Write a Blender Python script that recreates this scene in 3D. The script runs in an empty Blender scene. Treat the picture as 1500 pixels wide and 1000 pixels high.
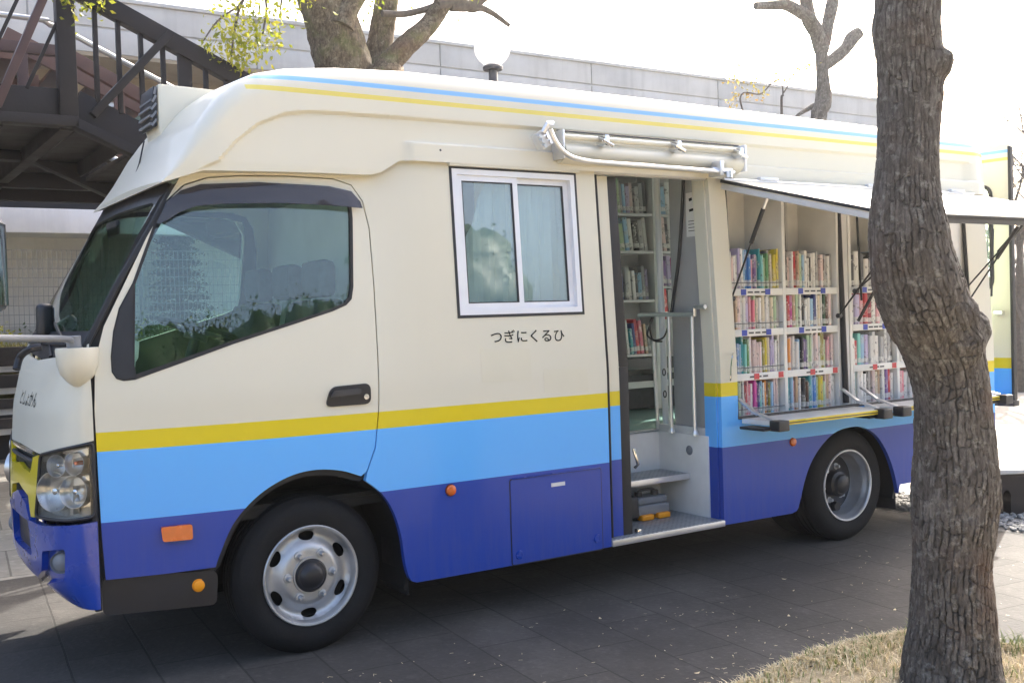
import bpy, bmesh, math, random
from math import sin, cos, pi, radians, sqrt, atan2
from mathutils import Vector, Matrix, noise
from mathutils.geometry import delaunay_2d_cdt
random.seed(7)
SC = bpy.context.scene
COL = SC.collection

# ------------------------------------------------------------------ camera
FPX, AL, PIT, ROL = 1557.8539, .578, -.0253, -.0307
CAM = Vector((-1.91, -4.6466, 1.5743))
CF = Vector((sin(AL) * cos(PIT), cos(AL) * cos(PIT), sin(PIT)))
_r0 = Vector((cos(AL), -sin(AL), 0)); _u0 = _r0.cross(CF)
CR = _r0 * cos(ROL) + _u0 * sin(ROL)
CU = _u0 * cos(ROL) - _r0 * sin(ROL)
cd = bpy.data.cameras.new('camera'); cam = bpy.data.objects.new('camera', cd); COL.objects.link(cam)
cam.matrix_world = Matrix(((CR.x, CU.x, -CF.x, CAM.x), (CR.y, CU.y, -CF.y, CAM.y), (CR.z, CU.z, -CF.z, CAM.z), (0, 0, 0, 1)))
cd.sensor_width = 36; cd.lens = FPX / 1500 * 36; cd.clip_start = .05; cd.clip_end = 3000
SC.camera = cam

def un(px, py, ax, v):
    """point of the measured plane ax = v that the survey photo shows at this pixel"""
    d = CF + CR * ((px - 750) / FPX) - CU * ((py - 500) / FPX)
    i = 'xyz'.index(ax)
    return CAM + d * ((v - CAM[i]) / d[i])

def proj(p):
    d = p - CAM; z = d.dot(CF)
    return 750 + FPX * d.dot(CR) / z, 500 - FPX * d.dot(CU) / z

# ------------------------------------------------------------------ materials
MATS = {}
def new_mat(name):
    m = bpy.data.materials.new(name); m.use_nodes = True
    nt = m.node_tree; nt.nodes.clear()
    out = nt.nodes.new('ShaderNodeOutputMaterial')
    MATS[name] = m
    return m, nt, out
def N(nt, t, **kw):
    n = nt.nodes.new(t)
    for k, v in kw.items():
        if k.startswith('i_'):
            n.inputs[k[2:].replace('_', ' ')].default_value = v
        else:
            setattr(n, k, v)
    return n
def L(nt, a, b): nt.links.new(a, b)
def c4(c): return (c[0], c[1], c[2], 1)
def coords(nt, scale=(1, 1, 1), rot=(0, 0, 0), kind='Object'):
    tc = N(nt, 'ShaderNodeTexCoord'); mp = N(nt, 'ShaderNodeMapping')
    mp.inputs['Scale'].default_value = scale; mp.inputs['Rotation'].default_value = rot
    L(nt, tc.outputs[kind], mp.inputs['Vector'])
    return mp.outputs['Vector']
def tex_noise(nt, vec, scale, detail=4, rough=.55):
    n = N(nt, 'ShaderNodeTexNoise'); n.inputs['Scale'].default_value = scale
    n.inputs['Detail'].default_value = detail; n.inputs['Roughness'].default_value = rough
    L(nt, vec, n.inputs['Vector']); return n
def ramp(nt, fac, stops, interp='LINEAR'):
    r = N(nt, 'ShaderNodeValToRGB'); r.color_ramp.interpolation = interp
    els = r.color_ramp.elements
    while len(els) < len(stops): els.new(.5)
    for e, (p, c) in zip(els, stops):
        e.position = p; e.color = c4(c) if len(c) == 3 else c
    L(nt, fac, r.inputs['Fac']); return r.outputs['Color']
def mixc(nt, fac, a, b, mode='MIX'):
    m = N(nt, 'ShaderNodeMix', data_type='RGBA', blend_type=mode)
    for s, v in ((m.inputs[0], fac), (m.inputs[6], a), (m.inputs[7], b)):
        if isinstance(v, (int, float)): s.default_value = v
        elif isinstance(v, tuple): s.default_value = c4(v)
        else: L(nt, v, s)
    return m.outputs[2]
def bump(nt, h, strength=.3, dist=.01):
    b = N(nt, 'ShaderNodeBump'); b.inputs['Strength'].default_value = strength; b.inputs['Distance'].default_value = dist
    L(nt, h, b.inputs['Height']); return b.outputs['Normal']

def simple(name, col, rough=.5, metal=0, var=.12, vscale=6, bmp=0, bscale=60, coat=0, spec=.5):
    m, nt, out = new_mat(name)
    p = N(nt, 'ShaderNodeBsdfPrincipled')
    v = coords(nt)
    n = tex_noise(nt, v, vscale, 5)
    lo = tuple(c * (1 - var) for c in col); hi = tuple(min(1, c * (1 + var)) for c in col)
    L(nt, ramp(nt, n.outputs['Fac'], [(.3, lo), (.7, hi)]), p.inputs['Base Color'])
    L(nt, ramp(nt, n.outputs['Fac'], [(.25, (rough * .85,) * 3), (.75, (min(1, rough * 1.15),) * 3)]), p.inputs['Roughness'])
    p.inputs['Metallic'].default_value = metal
    p.inputs['Specular IOR Level'].default_value = spec
    p.inputs['Coat Weight'].default_value = coat; p.inputs['Coat Roughness'].default_value = .06
    if bmp:
        b = tex_noise(nt, v, bscale, 6)
        L(nt, bump(nt, b.outputs['Fac'], bmp, .004), p.inputs['Normal'])
    L(nt, p.outputs[0], out.inputs[0])
    return m

CREAM = (.695, .665, .555); YEL = (.72, .57, .013); LBLUE = (.115, .45, .97); DBLUE = (.010, .055, .37)
def livery():
    m, nt, out = new_mat('livery_paint')
    p = N(nt, 'ShaderNodeBsdfPrincipled')
    tc = N(nt, 'ShaderNodeTexCoord'); sep = N(nt, 'ShaderNodeSeparateXYZ'); L(nt, tc.outputs['Object'], sep.inputs[0])
    mr = N(nt, 'ShaderNodeMapRange'); mr.inputs[1].default_value = 0; mr.inputs[2].default_value = 3
    L(nt, sep.outputs['Z'], mr.inputs[0])
    z = lambda h: h / 3
    col = ramp(nt, mr.outputs[0], [(0, DBLUE), (z(.736), LBLUE), (z(1.037), YEL), (z(1.1148), CREAM), (z(2.630), (.74, .63, .15)),
                                   (z(2.658), CREAM), (z(2.685), (.24, .50, .88)), (z(2.713), CREAM)], 'CONSTANT')
    front = N(nt, 'ShaderNodeMath', operation='LESS_THAN'); L(nt, sep.outputs['X'], front.inputs[0]); front.inputs[1].default_value = -.235
    upper = N(nt, 'ShaderNodeMath', operation='GREATER_THAN'); L(nt, sep.outputs['Z'], upper.inputs[0]); upper.inputs[1].default_value = 2
    both = N(nt, 'ShaderNodeMath', operation='MULTIPLY'); L(nt, front.outputs[0], both.inputs[0]); L(nt, upper.outputs[0], both.inputs[1])
    col = mixc(nt, both.outputs[0], col, CREAM)
    v = coords(nt)
    n1 = tex_noise(nt, v, 1.3, 3); n2 = tex_noise(nt, coords(nt, (9, 9, 1.2)), 3, 6, .65)
    col = mixc(nt, ramp(nt, n1.outputs['Fac'], [(.35, (0, 0, 0)), (.75, (.035, .035, .035))]), col, mixc(nt, .5, col, (.45, .40, .32)))
    grime = N(nt, 'ShaderNodeMapRange'); grime.inputs[1].default_value = .75; grime.inputs[2].default_value = .25
    grime.inputs[3].default_value = 0; grime.inputs[4].default_value = .14
    L(nt, sep.outputs['Z'], grime.inputs[0])
    mm = N(nt, 'ShaderNodeMath', operation='MULTIPLY'); L(nt, grime.outputs[0], mm.inputs[0]); L(nt, ramp(nt, n2.outputs['Fac'], [(.4, (0, 0, 0)), (.75, (1, 1, 1))]), mm.inputs[1])
    col = mixc(nt, mm.outputs[0], col, (.22, .2, .18))
    streak = tex_noise(nt, coords(nt, (14, 14, .5)), 2.2, 3, .5)
    col = mixc(nt, ramp(nt, streak.outputs['Fac'], [(.55, (0, 0, 0)), (.85, (.03, .03, .03))]), col, (.3, .27, .22))
    L(nt, col, p.inputs['Base Color'])
    p.inputs['Roughness'].default_value = .30
    p.inputs['Coat Weight'].default_value = .15; p.inputs['Specular IOR Level'].default_value = .28; p.inputs['Coat Roughness'].default_value = .05
    wav = tex_noise(nt, v, 2.4, 1); L(nt, bump(nt, wav.outputs['Fac'], .035, .01), p.inputs['Coat Normal'])
    L(nt, p.outputs[0], out.inputs[0])
    return m
PAINT = livery()
CREAMM = simple('cream_paint', CREAM, .34, var=.02, coat=.12, spec=.35)
ALU = simple('anodised_aluminium', (.72, .73, .76), .34, .85, .05)
WHITEALU = simple('white_aluminium', (.78, .79, .83), .35, .1, .04)
STEEL = simple('wheel_silver', (.50, .51, .53), .42, .7, .14, 9)
CHROME = simple('chrome', (.75, .76, .78), .12, 1, .03)
RUB = simple('black_rubber', (.016, .016, .018), .62, 0, .3, 20)
TYRE = simple('tyre_rubber', (.013, .013, .014), .75, 0, .3, 9, .4, 90, 0, .25)
BLK = simple('black_plastic', (.018, .018, .022), .42, 0, .2)
DRED = simple('under_chassis', (.012, .012, .013), .7, 0, .3)
GREYP = simple('grey_plastic', (.20, .21, .23), .5, 0, .1)
DGREY = simple('dark_grey_paint', (.045, .047, .055), .45, 0, .15)
INT = simple('interior_white_board', (.75, .75, .74), .5, 0, .06)
INTG = simple('interior_grey_board', (.60, .60, .60), .55, 0, .08)
SHELF = simple('shelf_white_enamel', (.74, .74, .72), .38, 0, .05)
INTD = simple('cab_interior_trim', (.05, .052, .055), .65, 0, .15)
SEATM = simple('seat_fabric', (.06, .062, .07), .9, 0, .25, 30, .4, 300)
FLOORT = simple('teal_vinyl_floor', (.10, .19, .18), .5, 0, .12)
AMBER = simple('amber_lens', (.68, .13, .010), .25, 0, .12, 20, coat=.6)
ORNG = simple('orange_plastic', (.95, .34, .01), .4, 0, .1)
YELM = simple('yellow_paint', YEL, .3, 0, .05, coat=.4)
DBLUEM = simple('dark_blue_paint', DBLUE, .28, 0, .1, coat=.5)
BROWNST = simple('brown_painted_steel', (.013, .0095, .010), .5, 0, .2, 4, .25, 40, 0, .3)
BROWNRED = simple('reddish_brown_steel', (.060, .028, .025), .5, 0, .2, 4, .25, 40)
TERRA = simple('terracotta_steel', (.13, .062, .045), .55, 0, .15, 4)
BLACKINK = simple('black_lettering', (.010, .010, .010), .6, 0, .05, spec=.2)
BLUELAB = simple('blue_label', (.03, .06, .42), .4)
REDLAB = simple('red_label', (.55, .05, .06), .4)
PAPER = simple('paper', (.72, .71, .70), .8, 0, .04)
WHITEC = simple('white_concrete_top', (.62, .60, .57), .8, 0, .1, 12, .3, 90)
DARKB = simple('dark_brown_stone', (.035, .027, .024), .8, 0, .25, 8, .4, 60)
DKPOLE = simple('lamp_pole_grey', (.06, .06, .075), .5, 0, .15)
TIMBER = simple('dark_timber', (.030, .026, .026), .75, 0, .35, 6, .4, 40)
REFL = simple('reflector_metal', (.58, .58, .57), .30, 1, .06)

def glassy(name, tint, ior=1.5, rough=0, opac=0, body=(.5, .5, .5)):
    m, nt, out = new_mat(name)
    tr = N(nt, 'ShaderNodeBsdfTransparent'); tr.inputs[0].default_value = c4(tint)
    gl = N(nt, 'ShaderNodeBsdfGlossy'); gl.inputs['Roughness'].default_value = rough
    fr = N(nt, 'ShaderNodeFresnel'); ge = N(nt, 'ShaderNodeNewGeometry')
    mi = N(nt, 'ShaderNodeMix', data_type='FLOAT'); L(nt, ge.outputs['Backfacing'], mi.inputs[0]); mi.inputs[2].default_value = ior; mi.inputs[3].default_value = 1 / ior; L(nt, mi.outputs[0], fr.inputs['IOR'])
    base = tr.outputs[0]
    if opac:
        df = N(nt, 'ShaderNodeBsdfDiffuse'); df.inputs[0].default_value = c4(body)
        mx0 = N(nt, 'ShaderNodeMixShader'); mx0.inputs[0].default_value = opac
        L(nt, tr.outputs[0], mx0.inputs[1]); L(nt, df.outputs[0], mx0.inputs[2]); base = mx0.outputs[0]
    mx = N(nt, 'ShaderNodeMixShader')
    L(nt, fr.outputs[0], mx.inputs[0]); L(nt, base, mx.inputs[1]); L(nt, gl.outputs[0], mx.inputs[2])
    n = tex_noise(nt, coords(nt), 1.6, 2); L(nt, bump(nt, n.outputs['Fac'], .06, .01), gl.inputs['Normal'])
    L(nt, mx.outputs[0], out.inputs[0]); return m
GLASS = glassy('green_tinted_glass', (.82, .95, .92), 1.85)
GLASSD = glassy('dark_windscreen_glass', (.62, .74, .70), 1.5)
GLASSF = glassy('hazy_window_glass', (.86, .94, .95), 2.15, .0, .10, (.46, .60, .63))
SMOKE = glassy('smoked_acrylic', (.30, .28, .33), 1.6, .02, .35, (.10, .10, .12))
CLEAR = glassy('clear_lens', (.95, .95, .94), 1.4)
def globe_mat():
    m, nt, out = new_mat('frosted_globe'); a = N(nt, 'ShaderNodeBsdfTranslucent'); a.inputs[0].default_value = (.92, .92, .92, 1)
    b = N(nt, 'ShaderNodeBsdfTransparent'); c = N(nt, 'ShaderNodeBsdfDiffuse'); c.inputs[0].default_value = (.9, .9, .9, 1)
    x = N(nt, 'ShaderNodeMixShader'); x.inputs[0].default_value = .5; L(nt, a.outputs[0], x.inputs[1]); L(nt, c.outputs[0], x.inputs[2])
    y = N(nt, 'ShaderNodeMixShader'); y.inputs[0].default_value = .55; L(nt, b.outputs[0], y.inputs[1]); L(nt, x.outputs[0], y.inputs[2]); L(nt, y.outputs[0], out.inputs[0]); return m
GLOBE = globe_mat()

def diamond_plate():
    m, nt, out = new_mat('checker_plate_aluminium')
    p = N(nt, 'ShaderNodeBsdfPrincipled'); p.inputs['Metallic'].default_value = .25
    a = N(nt, 'ShaderNodeTexBrick'); a.offset = .5; a.inputs['Scale'].default_value = 1
    a.inputs['Brick Width'].default_value = .05; a.inputs['Row Height'].default_value = .022; a.inputs['Mortar Size'].default_value = .006
    a.inputs['Color1'].default_value = (1, 1, 1, 1); a.inputs['Color2'].default_value = (.8, .8, .8, 1); a.inputs['Mortar'].default_value = (0, 0, 0, 1)
    L(nt, coords(nt, rot=(0, 0, .78)), a.inputs['Vector'])
    n = tex_noise(nt, coords(nt), 14, 5)
    L(nt, mixc(nt, a.outputs['Color'], (.20, .21, .22), (.50, .51, .52)), p.inputs['Base Color'])
    L(nt, ramp(nt, n.outputs['Fac'], [(.3, (.28,) * 3), (.7, (.5,) * 3)]), p.inputs['Roughness'])
    L(nt, bump(nt, a.outputs['Color'], .8, .004), p.inputs['Normal'])
    L(nt, p.outputs[0], out.inputs[0]); return m
PLATE = diamond_plate()

def book_mat():
    m, nt, out = new_mat('printed_book_cover')
    p = N(nt, 'ShaderNodeBsdfPrincipled')
    oi = N(nt, 'ShaderNodeObjectInfo'); tc = N(nt, 'ShaderNodeTexCoord')
    sep = N(nt, 'ShaderNodeSeparateXYZ'); L(nt, tc.outputs['Object'], sep.inputs[0])
    rnd = N(nt, 'ShaderNodeMath', operation='MULTIPLY'); L(nt, oi.outputs['Random'], rnd.inputs[0]); rnd.inputs[1].default_value = 37
    cmb = N(nt, 'ShaderNodeCombineXYZ')
    for i, k in enumerate('XYZ'):
        ad = N(nt, 'ShaderNodeMath', operation='ADD'); L(nt, sep.outputs[k], ad.inputs[0]); L(nt, rnd.outputs[0], ad.inputs[1]); L(nt, ad.outputs[0], cmb.inputs[i])
    mp = N(nt, 'ShaderNodeMapping'); mp.inputs['Scale'].default_value = (110, 20, 60); L(nt, cmb.outputs[0], mp.inputs[0])
    n = tex_noise(nt, mp.outputs[0], 1, 2, .5)
    nb = N(nt, 'ShaderNodeTexNoise'); nb.inputs['Scale'].default_value = 14; nb.inputs['Detail'].default_value = 1; L(nt, cmb.outputs[0], nb.inputs['Vector'])
    inv = N(nt, 'ShaderNodeRGBToBW'); L(nt, oi.outputs['Color'], inv.inputs[0])
    ink = ramp(nt, inv.outputs[0], [(.20, (.80, .78, .74)), (.32, (.05, .04, .06))], 'CONSTANT')
    txt = ramp(nt, n.outputs['Fac'], [(.56, (0, 0, 0)), (.62, (.6, .6, .6))])
    win = ramp(nt, nb.outputs['Fac'], [(.50, (0, 0, 0)), (.54, (1, 1, 1))])
    body = mixc(nt, ramp(nt, nb.outputs['Fac'], [(.52, (0, 0, 0)), (.66, (.35, .35, .35))]), oi.outputs['Color'], (.62, .58, .52))
    col = mixc(nt, mixc(nt, 1.0, txt, win, 'MULTIPLY'), body, ink)
    # call-number sticker low on the spine
    sz = N(nt, 'ShaderNodeMapRange'); sz.inputs[1].default_value = .018; sz.inputs[2].default_value = .05; L(nt, sep.outputs['Z'], sz.inputs[0])
    st = ramp(nt, sz.outputs[0], [(0, (0, 0, 0)), (.06, (1, 1, 1)), (.97, (0, 0, 0))], 'CONSTANT')
    col = mixc(nt, mixc(nt, 1.0, st, (.75, .75, .75), 'MULTIPLY'), col, mixc(nt, txt, (.70, .70, .68), (.2, .2, .25)))
    L(nt, col, p.inputs['Base Color']); p.inputs['Roughness'].default_value = .38
    L(nt, p.outputs[0], out.inputs[0]); return m
BOOK = book_mat()

def bark_mat(name, dark, mid, light, sx=14, sz=3.2, green=0):
    m, nt, out = new_mat(name)
    p = N(nt, 'ShaderNodeBsdfPrincipled'); p.inputs['Roughness'].default_value = .93; p.inputs['Specular IOR Level'].default_value = .2
    at = N(nt, 'ShaderNodeAttribute', attribute_name='crack')
    v = coords(nt)
    n1 = tex_noise(nt, v, 5, 6, .6); n2 = tex_noise(nt, coords(nt, (1, 1, .28)), 70, 8, .75); n3 = tex_noise(nt, v, 24, 7, .72)
    vo = N(nt, 'ShaderNodeTexVoronoi', feature='DISTANCE_TO_EDGE'); vo.inputs['Scale'].default_value = 1
    dv = mixc(nt, .10, coords(nt, (sx * 5, sx * 5, sx * 2.6)), n3.outputs['Color'], 'ADD')
    L(nt, dv, vo.inputs['Vector'])
    fine = ramp(nt, vo.outputs['Distance'], [(0, (0, 0, 0)), (.10, (1, 1, 1))])
    pl = N(nt, 'ShaderNodeAttribute', attribute_name='plate')
    pm = N(nt, 'ShaderNodeMath', operation='MULTIPLY_ADD'); L(nt, pl.outputs['Fac'], pm.inputs[0]); pm.inputs[1].default_value = .5; hm = N(nt, 'ShaderNodeMath', operation='MULTIPLY'); L(nt, n1.outputs['Fac'], hm.inputs[0]); hm.inputs[1].default_value = .5; L(nt, hm.outputs[0], pm.inputs[2])
    base = ramp(nt, pm.outputs[0], [(.3, mid), (.5, tuple((a + b) / 2 for a, b in zip(mid, light))), (.68, light)])
    base = mixc(nt, ramp(nt, n2.outputs['Fac'], [(.38, (.75,) * 3), (.62, (0, 0, 0))]), base, dark)
    lich = ramp(nt, n3.outputs['Fac'], [(.54, (0, 0, 0)), (.66, (.7,) * 3)]); base = mixc(nt, lich, base, (min(1, light[0] * 1.35), min(1, light[1] * 1.42), min(1, light[2] * 1.42)))
    atm = N(nt, 'ShaderNodeMath', operation='MULTIPLY'); L(nt, at.outputs['Fac'], atm.inputs[0]); atm.inputs[1].default_value = .85; base = mixc(nt, atm.outputs[0], base, tuple(c * .7 for c in dark))
    if green:
        base = mixc(nt, ramp(nt, n1.outputs['Fac'], [(.5, (0, 0, 0)), (.7, (green,) * 3)]), base, (.12, .14, .04))
    rn = tex_noise(nt, v, 2.2, 3)
    base = mixc(nt, ramp(nt, rn.outputs['Fac'], [(.55, (0, 0, 0)), (.74, (.5,) * 3)]), base, (.14, .072, .045))
    L(nt, base, p.inputs['Base Color'])
    h = mixc(nt, .4, n2.outputs['Color'], n3.outputs['Color'])
    L(nt, bump(nt, h, 1.0, .02), p.inputs['Normal'])
    L(nt, p.outputs[0], out.inputs[0]); return m
BARK = bark_mat('furrowed_bark', (.028, .024, .021), (.100, .087, .076), (.205, .188, .172))
BARK2 = bark_mat('camphor_bark', (.045, .032, .022), (.145, .110, .075), (.26, .21, .15), 12, 2.5, .6)
TWIG = simple('twig_bark', (.11, .09, .075), .9, 0, .3, 20)

def leaf_mat(name, a, b, trans=.55):
    m, nt, out = new_mat(name)
    p = N(nt, 'ShaderNodeBsdfPrincipled'); p.inputs['Roughness'].default_value = .45
    t = N(nt, 'ShaderNodeBsdfTranslucent'); g = N(nt, 'ShaderNodeNewGeometry')
    c = ramp(nt, g.outputs['Random Per Island'], [(0, a), (.6, tuple((x + y) / 2 for x, y in zip(a, b))), (1, b)])
    L(nt, c, p.inputs['Base Color']); L(nt, c, t.inputs[0])
    mx = N(nt, 'ShaderNodeMixShader'); mx.inputs[0].default_value = trans
    L(nt, p.outputs[0], mx.inputs[1]); L(nt, t.outputs[0], mx.inputs[2]); L(nt, mx.outputs[0], out.inputs[0]); return m
LEAF = leaf_mat('camphor_leaf', (.16, .21, .015), (.50, .46, .05))
LEAFG = leaf_mat('evergreen_leaf', (.02, .05, .015), (.06, .11, .03), .3)
LEAFY = leaf_mat('young_yellow_leaf', (.30, .28, .06), (.42, .26, .10))
GRASSM = leaf_mat('dry_grass_blade', (.66, .54, .31), (.90, .78, .54), .2)
GRASSG = leaf_mat('green_grass_blade', (.16, .21, .05), (.30, .33, .10), .3)

# ------------------------------------------------------------------ objects
def tag(o, label=None, cat=None, group=None, kind=None):
    if label: o['label'] = label
    if cat: o['category'] = cat
    if group: o['group'] = group
    if kind: o['kind'] = kind
    return o
def thing(name, label, cat, loc=(0, 0, 0), group=None):
    o = bpy.data.objects.new(name, None); COL.objects.link(o); o.location = loc
    o.empty_display_size = .2
    return tag(o, label, cat, group)
def adopt(o, parent):
    if parent is not None:
        o.parent = parent
        base = Vector((0, 0, 0)); q = parent
        while q is not None:
            base = base + q.location; q = q.parent
        o.matrix_parent_inverse = Matrix.Translation(-base) if parent.type == 'EMPTY' else Matrix.Identity(4)
    return o
def fin(name, bm, mat, parent=None, bev=0, ang=38, segs=2, smooth=True):
    if bev:
        es = [e for e in bm.edges if len(e.link_faces) == 2 and e.calc_face_angle(0) > .6]
        bmesh.ops.bevel(bm, geom=es, offset=bev, segments=segs, profile=.6, affect='EDGES', clamp_overlap=True)
    me = bpy.data.meshes.new(name); bm.to_mesh(me); bm.free()
    if smooth:
        me.shade_smooth(); me.set_sharp_from_angle(angle=radians(ang))
    for m in (mat if isinstance(mat, (list, tuple)) else [mat]): me.materials.append(m)
    o = bpy.data.objects.new(name, me); COL.objects.link(o)
    return adopt(o, parent)
def BM(): return bmesh.new()
def box(bm, x0, x1, y0, y1, z0, z1, M=None):
    c = Vector(((x0 + x1) / 2, (y0 + y1) / 2, (z0 + z1) / 2))
    m = Matrix.Translation(c) @ Matrix.Diagonal((abs(x1 - x0), abs(y1 - y0), abs(z1 - z0), 1))
    return bmesh.ops.create_cube(bm, size=1, matrix=(M @ m) if M is not None else m)['verts']
def bx(name, x0, x1, y0, y1, z0, z1, mat, parent=None, bev=.004, M=None):
    bm = BM(); box(bm, x0, x1, y0, y1, z0, z1, M); return fin(name, bm, mat, parent, bev)
def tube(bm, pts, r, n=8, cap=True, flat=1):
    pts = [Vector(p) for p in pts]; rs = r if isinstance(r, (list, tuple)) else [r] * len(pts)
    t = (pts[1] - pts[0]).normalized()
    a = t.orthogonal().normalized(); rings = []
    for i, p in enumerate(pts):
        t2 = (pts[min(i + 1, len(pts) - 1)] - pts[max(i - 1, 0)]).normalized()
        a = (a - t2 * a.dot(t2)).normalized(); b = t2.cross(a)
        rings.append([bm.verts.new(p + (a * cos(2 * pi * k / n) + b * sin(2 * pi * k / n) * flat) * rs[i]) for k in range(n)])
    for i in range(len(rings) - 1):
        for k in range(n):
            bm.faces.new((rings[i][k], rings[i][(k + 1) % n], rings[i + 1][(k + 1) % n], rings[i + 1][k]))
    if cap:
        bm.faces.new(rings[0][::-1]); bm.faces.new(rings[-1])
    return rings
def tb(name, pts, r, mat, parent=None, n=10, bev=0):
    bm = BM(); tube(bm, pts, r, n); return fin(name, bm, mat, parent, bev, 50)
def curve_pts(pts, k=6):
    pts = [Vector(p) for p in pts]; out = []
    for i in range(len(pts) - 1):
        p0, p1, p2, p3 = pts[max(i - 1, 0)], pts[i], pts[i + 1], pts[min(i + 2, len(pts) - 1)]
        for j in range(k):
            t = j / k
            out.append(.5 * ((2 * p1) + (p2 - p0) * t + (2 * p0 - 5 * p1 + 4 * p2 - p3) * t * t + (3 * p1 - p0 - 3 * p2 + p3) * t ** 3))
    return out + [pts[-1]]
def bar(bm, p0, p1, w, h, up=(0, 0, 1)):
    p0, p1 = Vector(p0), Vector(p1); t = (p1 - p0); ln = t.length; t.normalize()
    s = t.cross(Vector(up)).normalized(); u = s.cross(t)
    M = Matrix(((t.x, s.x, u.x, 0), (t.y, s.y, u.y, 0), (t.z, s.z, u.z, 0), (0, 0, 0, 1)))
    M = Matrix.Translation((p0 + p1) / 2) @ M
    return box(bm, -ln / 2, ln / 2, -w / 2, w / 2, -h / 2, h / 2, M)
def lathe(bm, prof, C, axis='-y', n=48, closed=False):
    """prof: (radius, offset along axis)"""
    C = Vector(C); rings = []
    for r, a in prof:
        ring = []
        for k in range(n):
            t = 2 * pi * k / n
            if axis == '-y': v = Vector((r * cos(t), -a, r * sin(t)))
            elif axis == 'z': v = Vector((r * cos(t), r * sin(t), a))
            else: v = Vector((-a, r * cos(t), r * sin(t)))
            ring.append(bm.verts.new(C + v))
        rings.append(ring)
    pr = list(range(len(rings) - 1))
    for i in pr:
        for k in range(n):
            bm.faces.new((rings[i][k], rings[i][(k + 1) % n], rings[i + 1][(k + 1) % n], rings[i + 1][k]))
    if closed:
        for k in range(n):
            bm.faces.new((rings[-1][k], rings[-1][(k + 1) % n], rings[0][(k + 1) % n], rings[0][k]))
    bmesh.ops.recalc_face_normals(bm, faces=bm.faces[:])
    return rings

# polygons in a surface's own two coordinates
def dens(pts, step):
    out = []
    for i, a in enumerate(pts):
        b = pts[(i + 1) % len(pts)]; d = sqrt((a[0] - b[0]) ** 2 + (a[1] - b[1]) ** 2)
        k = max(1, int(math.ceil(d / step)))
        for j in range(k): out.append((a[0] + (b[0] - a[0]) * j / k, a[1] + (b[1] - a[1]) * j / k))
    return out
def rnd(pts, r, k=6):
    out = []; n = len(pts)
    for i in range(n):
        p0, p1, p2 = Vector(pts[i - 1]).to_2d(), Vector(pts[i]).to_2d(), Vector(pts[(i + 1) % n]).to_2d()
        a, b = p0 - p1, p2 - p1
        rr = min(r, a.length * .45, b.length * .45)
        q0, q2 = p1 + a.normalized() * rr, p1 + b.normalized() * rr
        for j in range(k + 1):
            t = j / k; out.append(tuple(q0 * (1 - t) ** 2 + p1 * 2 * t * (1 - t) + q2 * t * t))
    return out
def inset(pts, d):
    """move a polygon's edge inwards by d (works for either winding)"""
    n = len(pts); ar = sum(pts[i - 1][0] * pts[i][1] - pts[i][0] * pts[i - 1][1] for i in range(n))
    s = 1 if ar > 0 else -1; out = []
    for i in range(n):
        a, b, c = pts[i - 1], pts[i], pts[(i + 1) % n]
        t = Vector((c[0] - a[0], c[1] - a[1])).normalized()
        out.append((b[0] - t.y * d * s, b[1] + t.x * d * s))
    return out
def inside(p, poly):
    x, y = p; c = False; j = len(poly) - 1
    for i in range(len(poly)):
        xi, yi = poly[i]; xj, yj = poly[j]
        if (yi > y) != (yj > y) and x < (xj - xi) * (y - yi) / (yj - yi) + xi: c = not c
        j = i
    return c
def panel_bm(outer, holes, fn, step=.06, thick=.02, flip=False, bm=None):
    outer = dens(outer, step); holes = [dens(h, step) for h in holes]
    V = []; Ed = []
    for loop in [outer] + holes:
        s = len(V); V += [Vector(p) for p in loop]
        Ed += [(s + i, s + (i + 1) % len(loop)) for i in range(len(loop))]
    xs = [p[0] for p in outer]; ys = [p[1] for p in outer]
    bnd = [Vector(p) for p in V]
    nx, ny = int((max(xs) - min(xs)) / step) + 1, int((max(ys) - min(ys)) / step) + 1
    for i in range(nx):
        for j in range(ny):
            p = (min(xs) + (i + .5) * step, min(ys) + (j + .5) * step)
            if inside(p, outer) and not any(inside(p, h) for h in holes):
                if min((b[0] - p[0]) ** 2 + (b[1] - p[1]) ** 2 for b in bnd) > (step * .45) ** 2: V.append(Vector(p))
    v2, e2, f2, *_ = delaunay_2d_cdt([Vector((p[0], p[1])) for p in V], Ed, [], 0, 1e-6)
    own = bm is None
    if own: bm = BM()
    front = [bm.verts.new(fn(p.x, p.y)) for p in v2]
    faces = []
    for f in f2:
        c = (sum(v2[i].x for i in f) / 3, sum(v2[i].y for i in f) / 3)
        if inside(c, outer) and not any(inside(c, h) for h in holes):
            ar = (v2[f[1]].x - v2[f[0]].x) * (v2[f[2]].y - v2[f[0]].y) - (v2[f[2]].x - v2[f[0]].x) * (v2[f[1]].y - v2[f[0]].y)
            if (ar < 0) != flip: f = f[::-1]
            faces.append(bm.faces.new([front[i] for i in f]))
    for f in faces: f.normal_update()
    used = [v for v in front if v.link_faces]
    for v in used: v.normal_update()
    if thick:
        back = {v: bm.verts.new(v.co - v.normal * thick) for v in used}
        be = [e for f in faces for e in f.edges if len(e.link_faces) == 1]
        for f in faces: bm.faces.new([back[v] for v in reversed(f.verts)])
        for e in be:
            l = e.link_loops[0]; a, b = l.vert, l.link_loop_next.vert
            try: bm.faces.new((b, a, back[a], back[b]))
            except ValueError: pass
    for v in front:
        if not v.link_faces: bm.verts.remove(v)
    return bm
def panel(name, outer, holes, fn, mat, parent=None, step=.06, thick=.02, flip=False, ang=35):
    return fin(name, panel_bm(outer, holes, fn, step, thick, flip), mat, parent, 0, ang)

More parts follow.
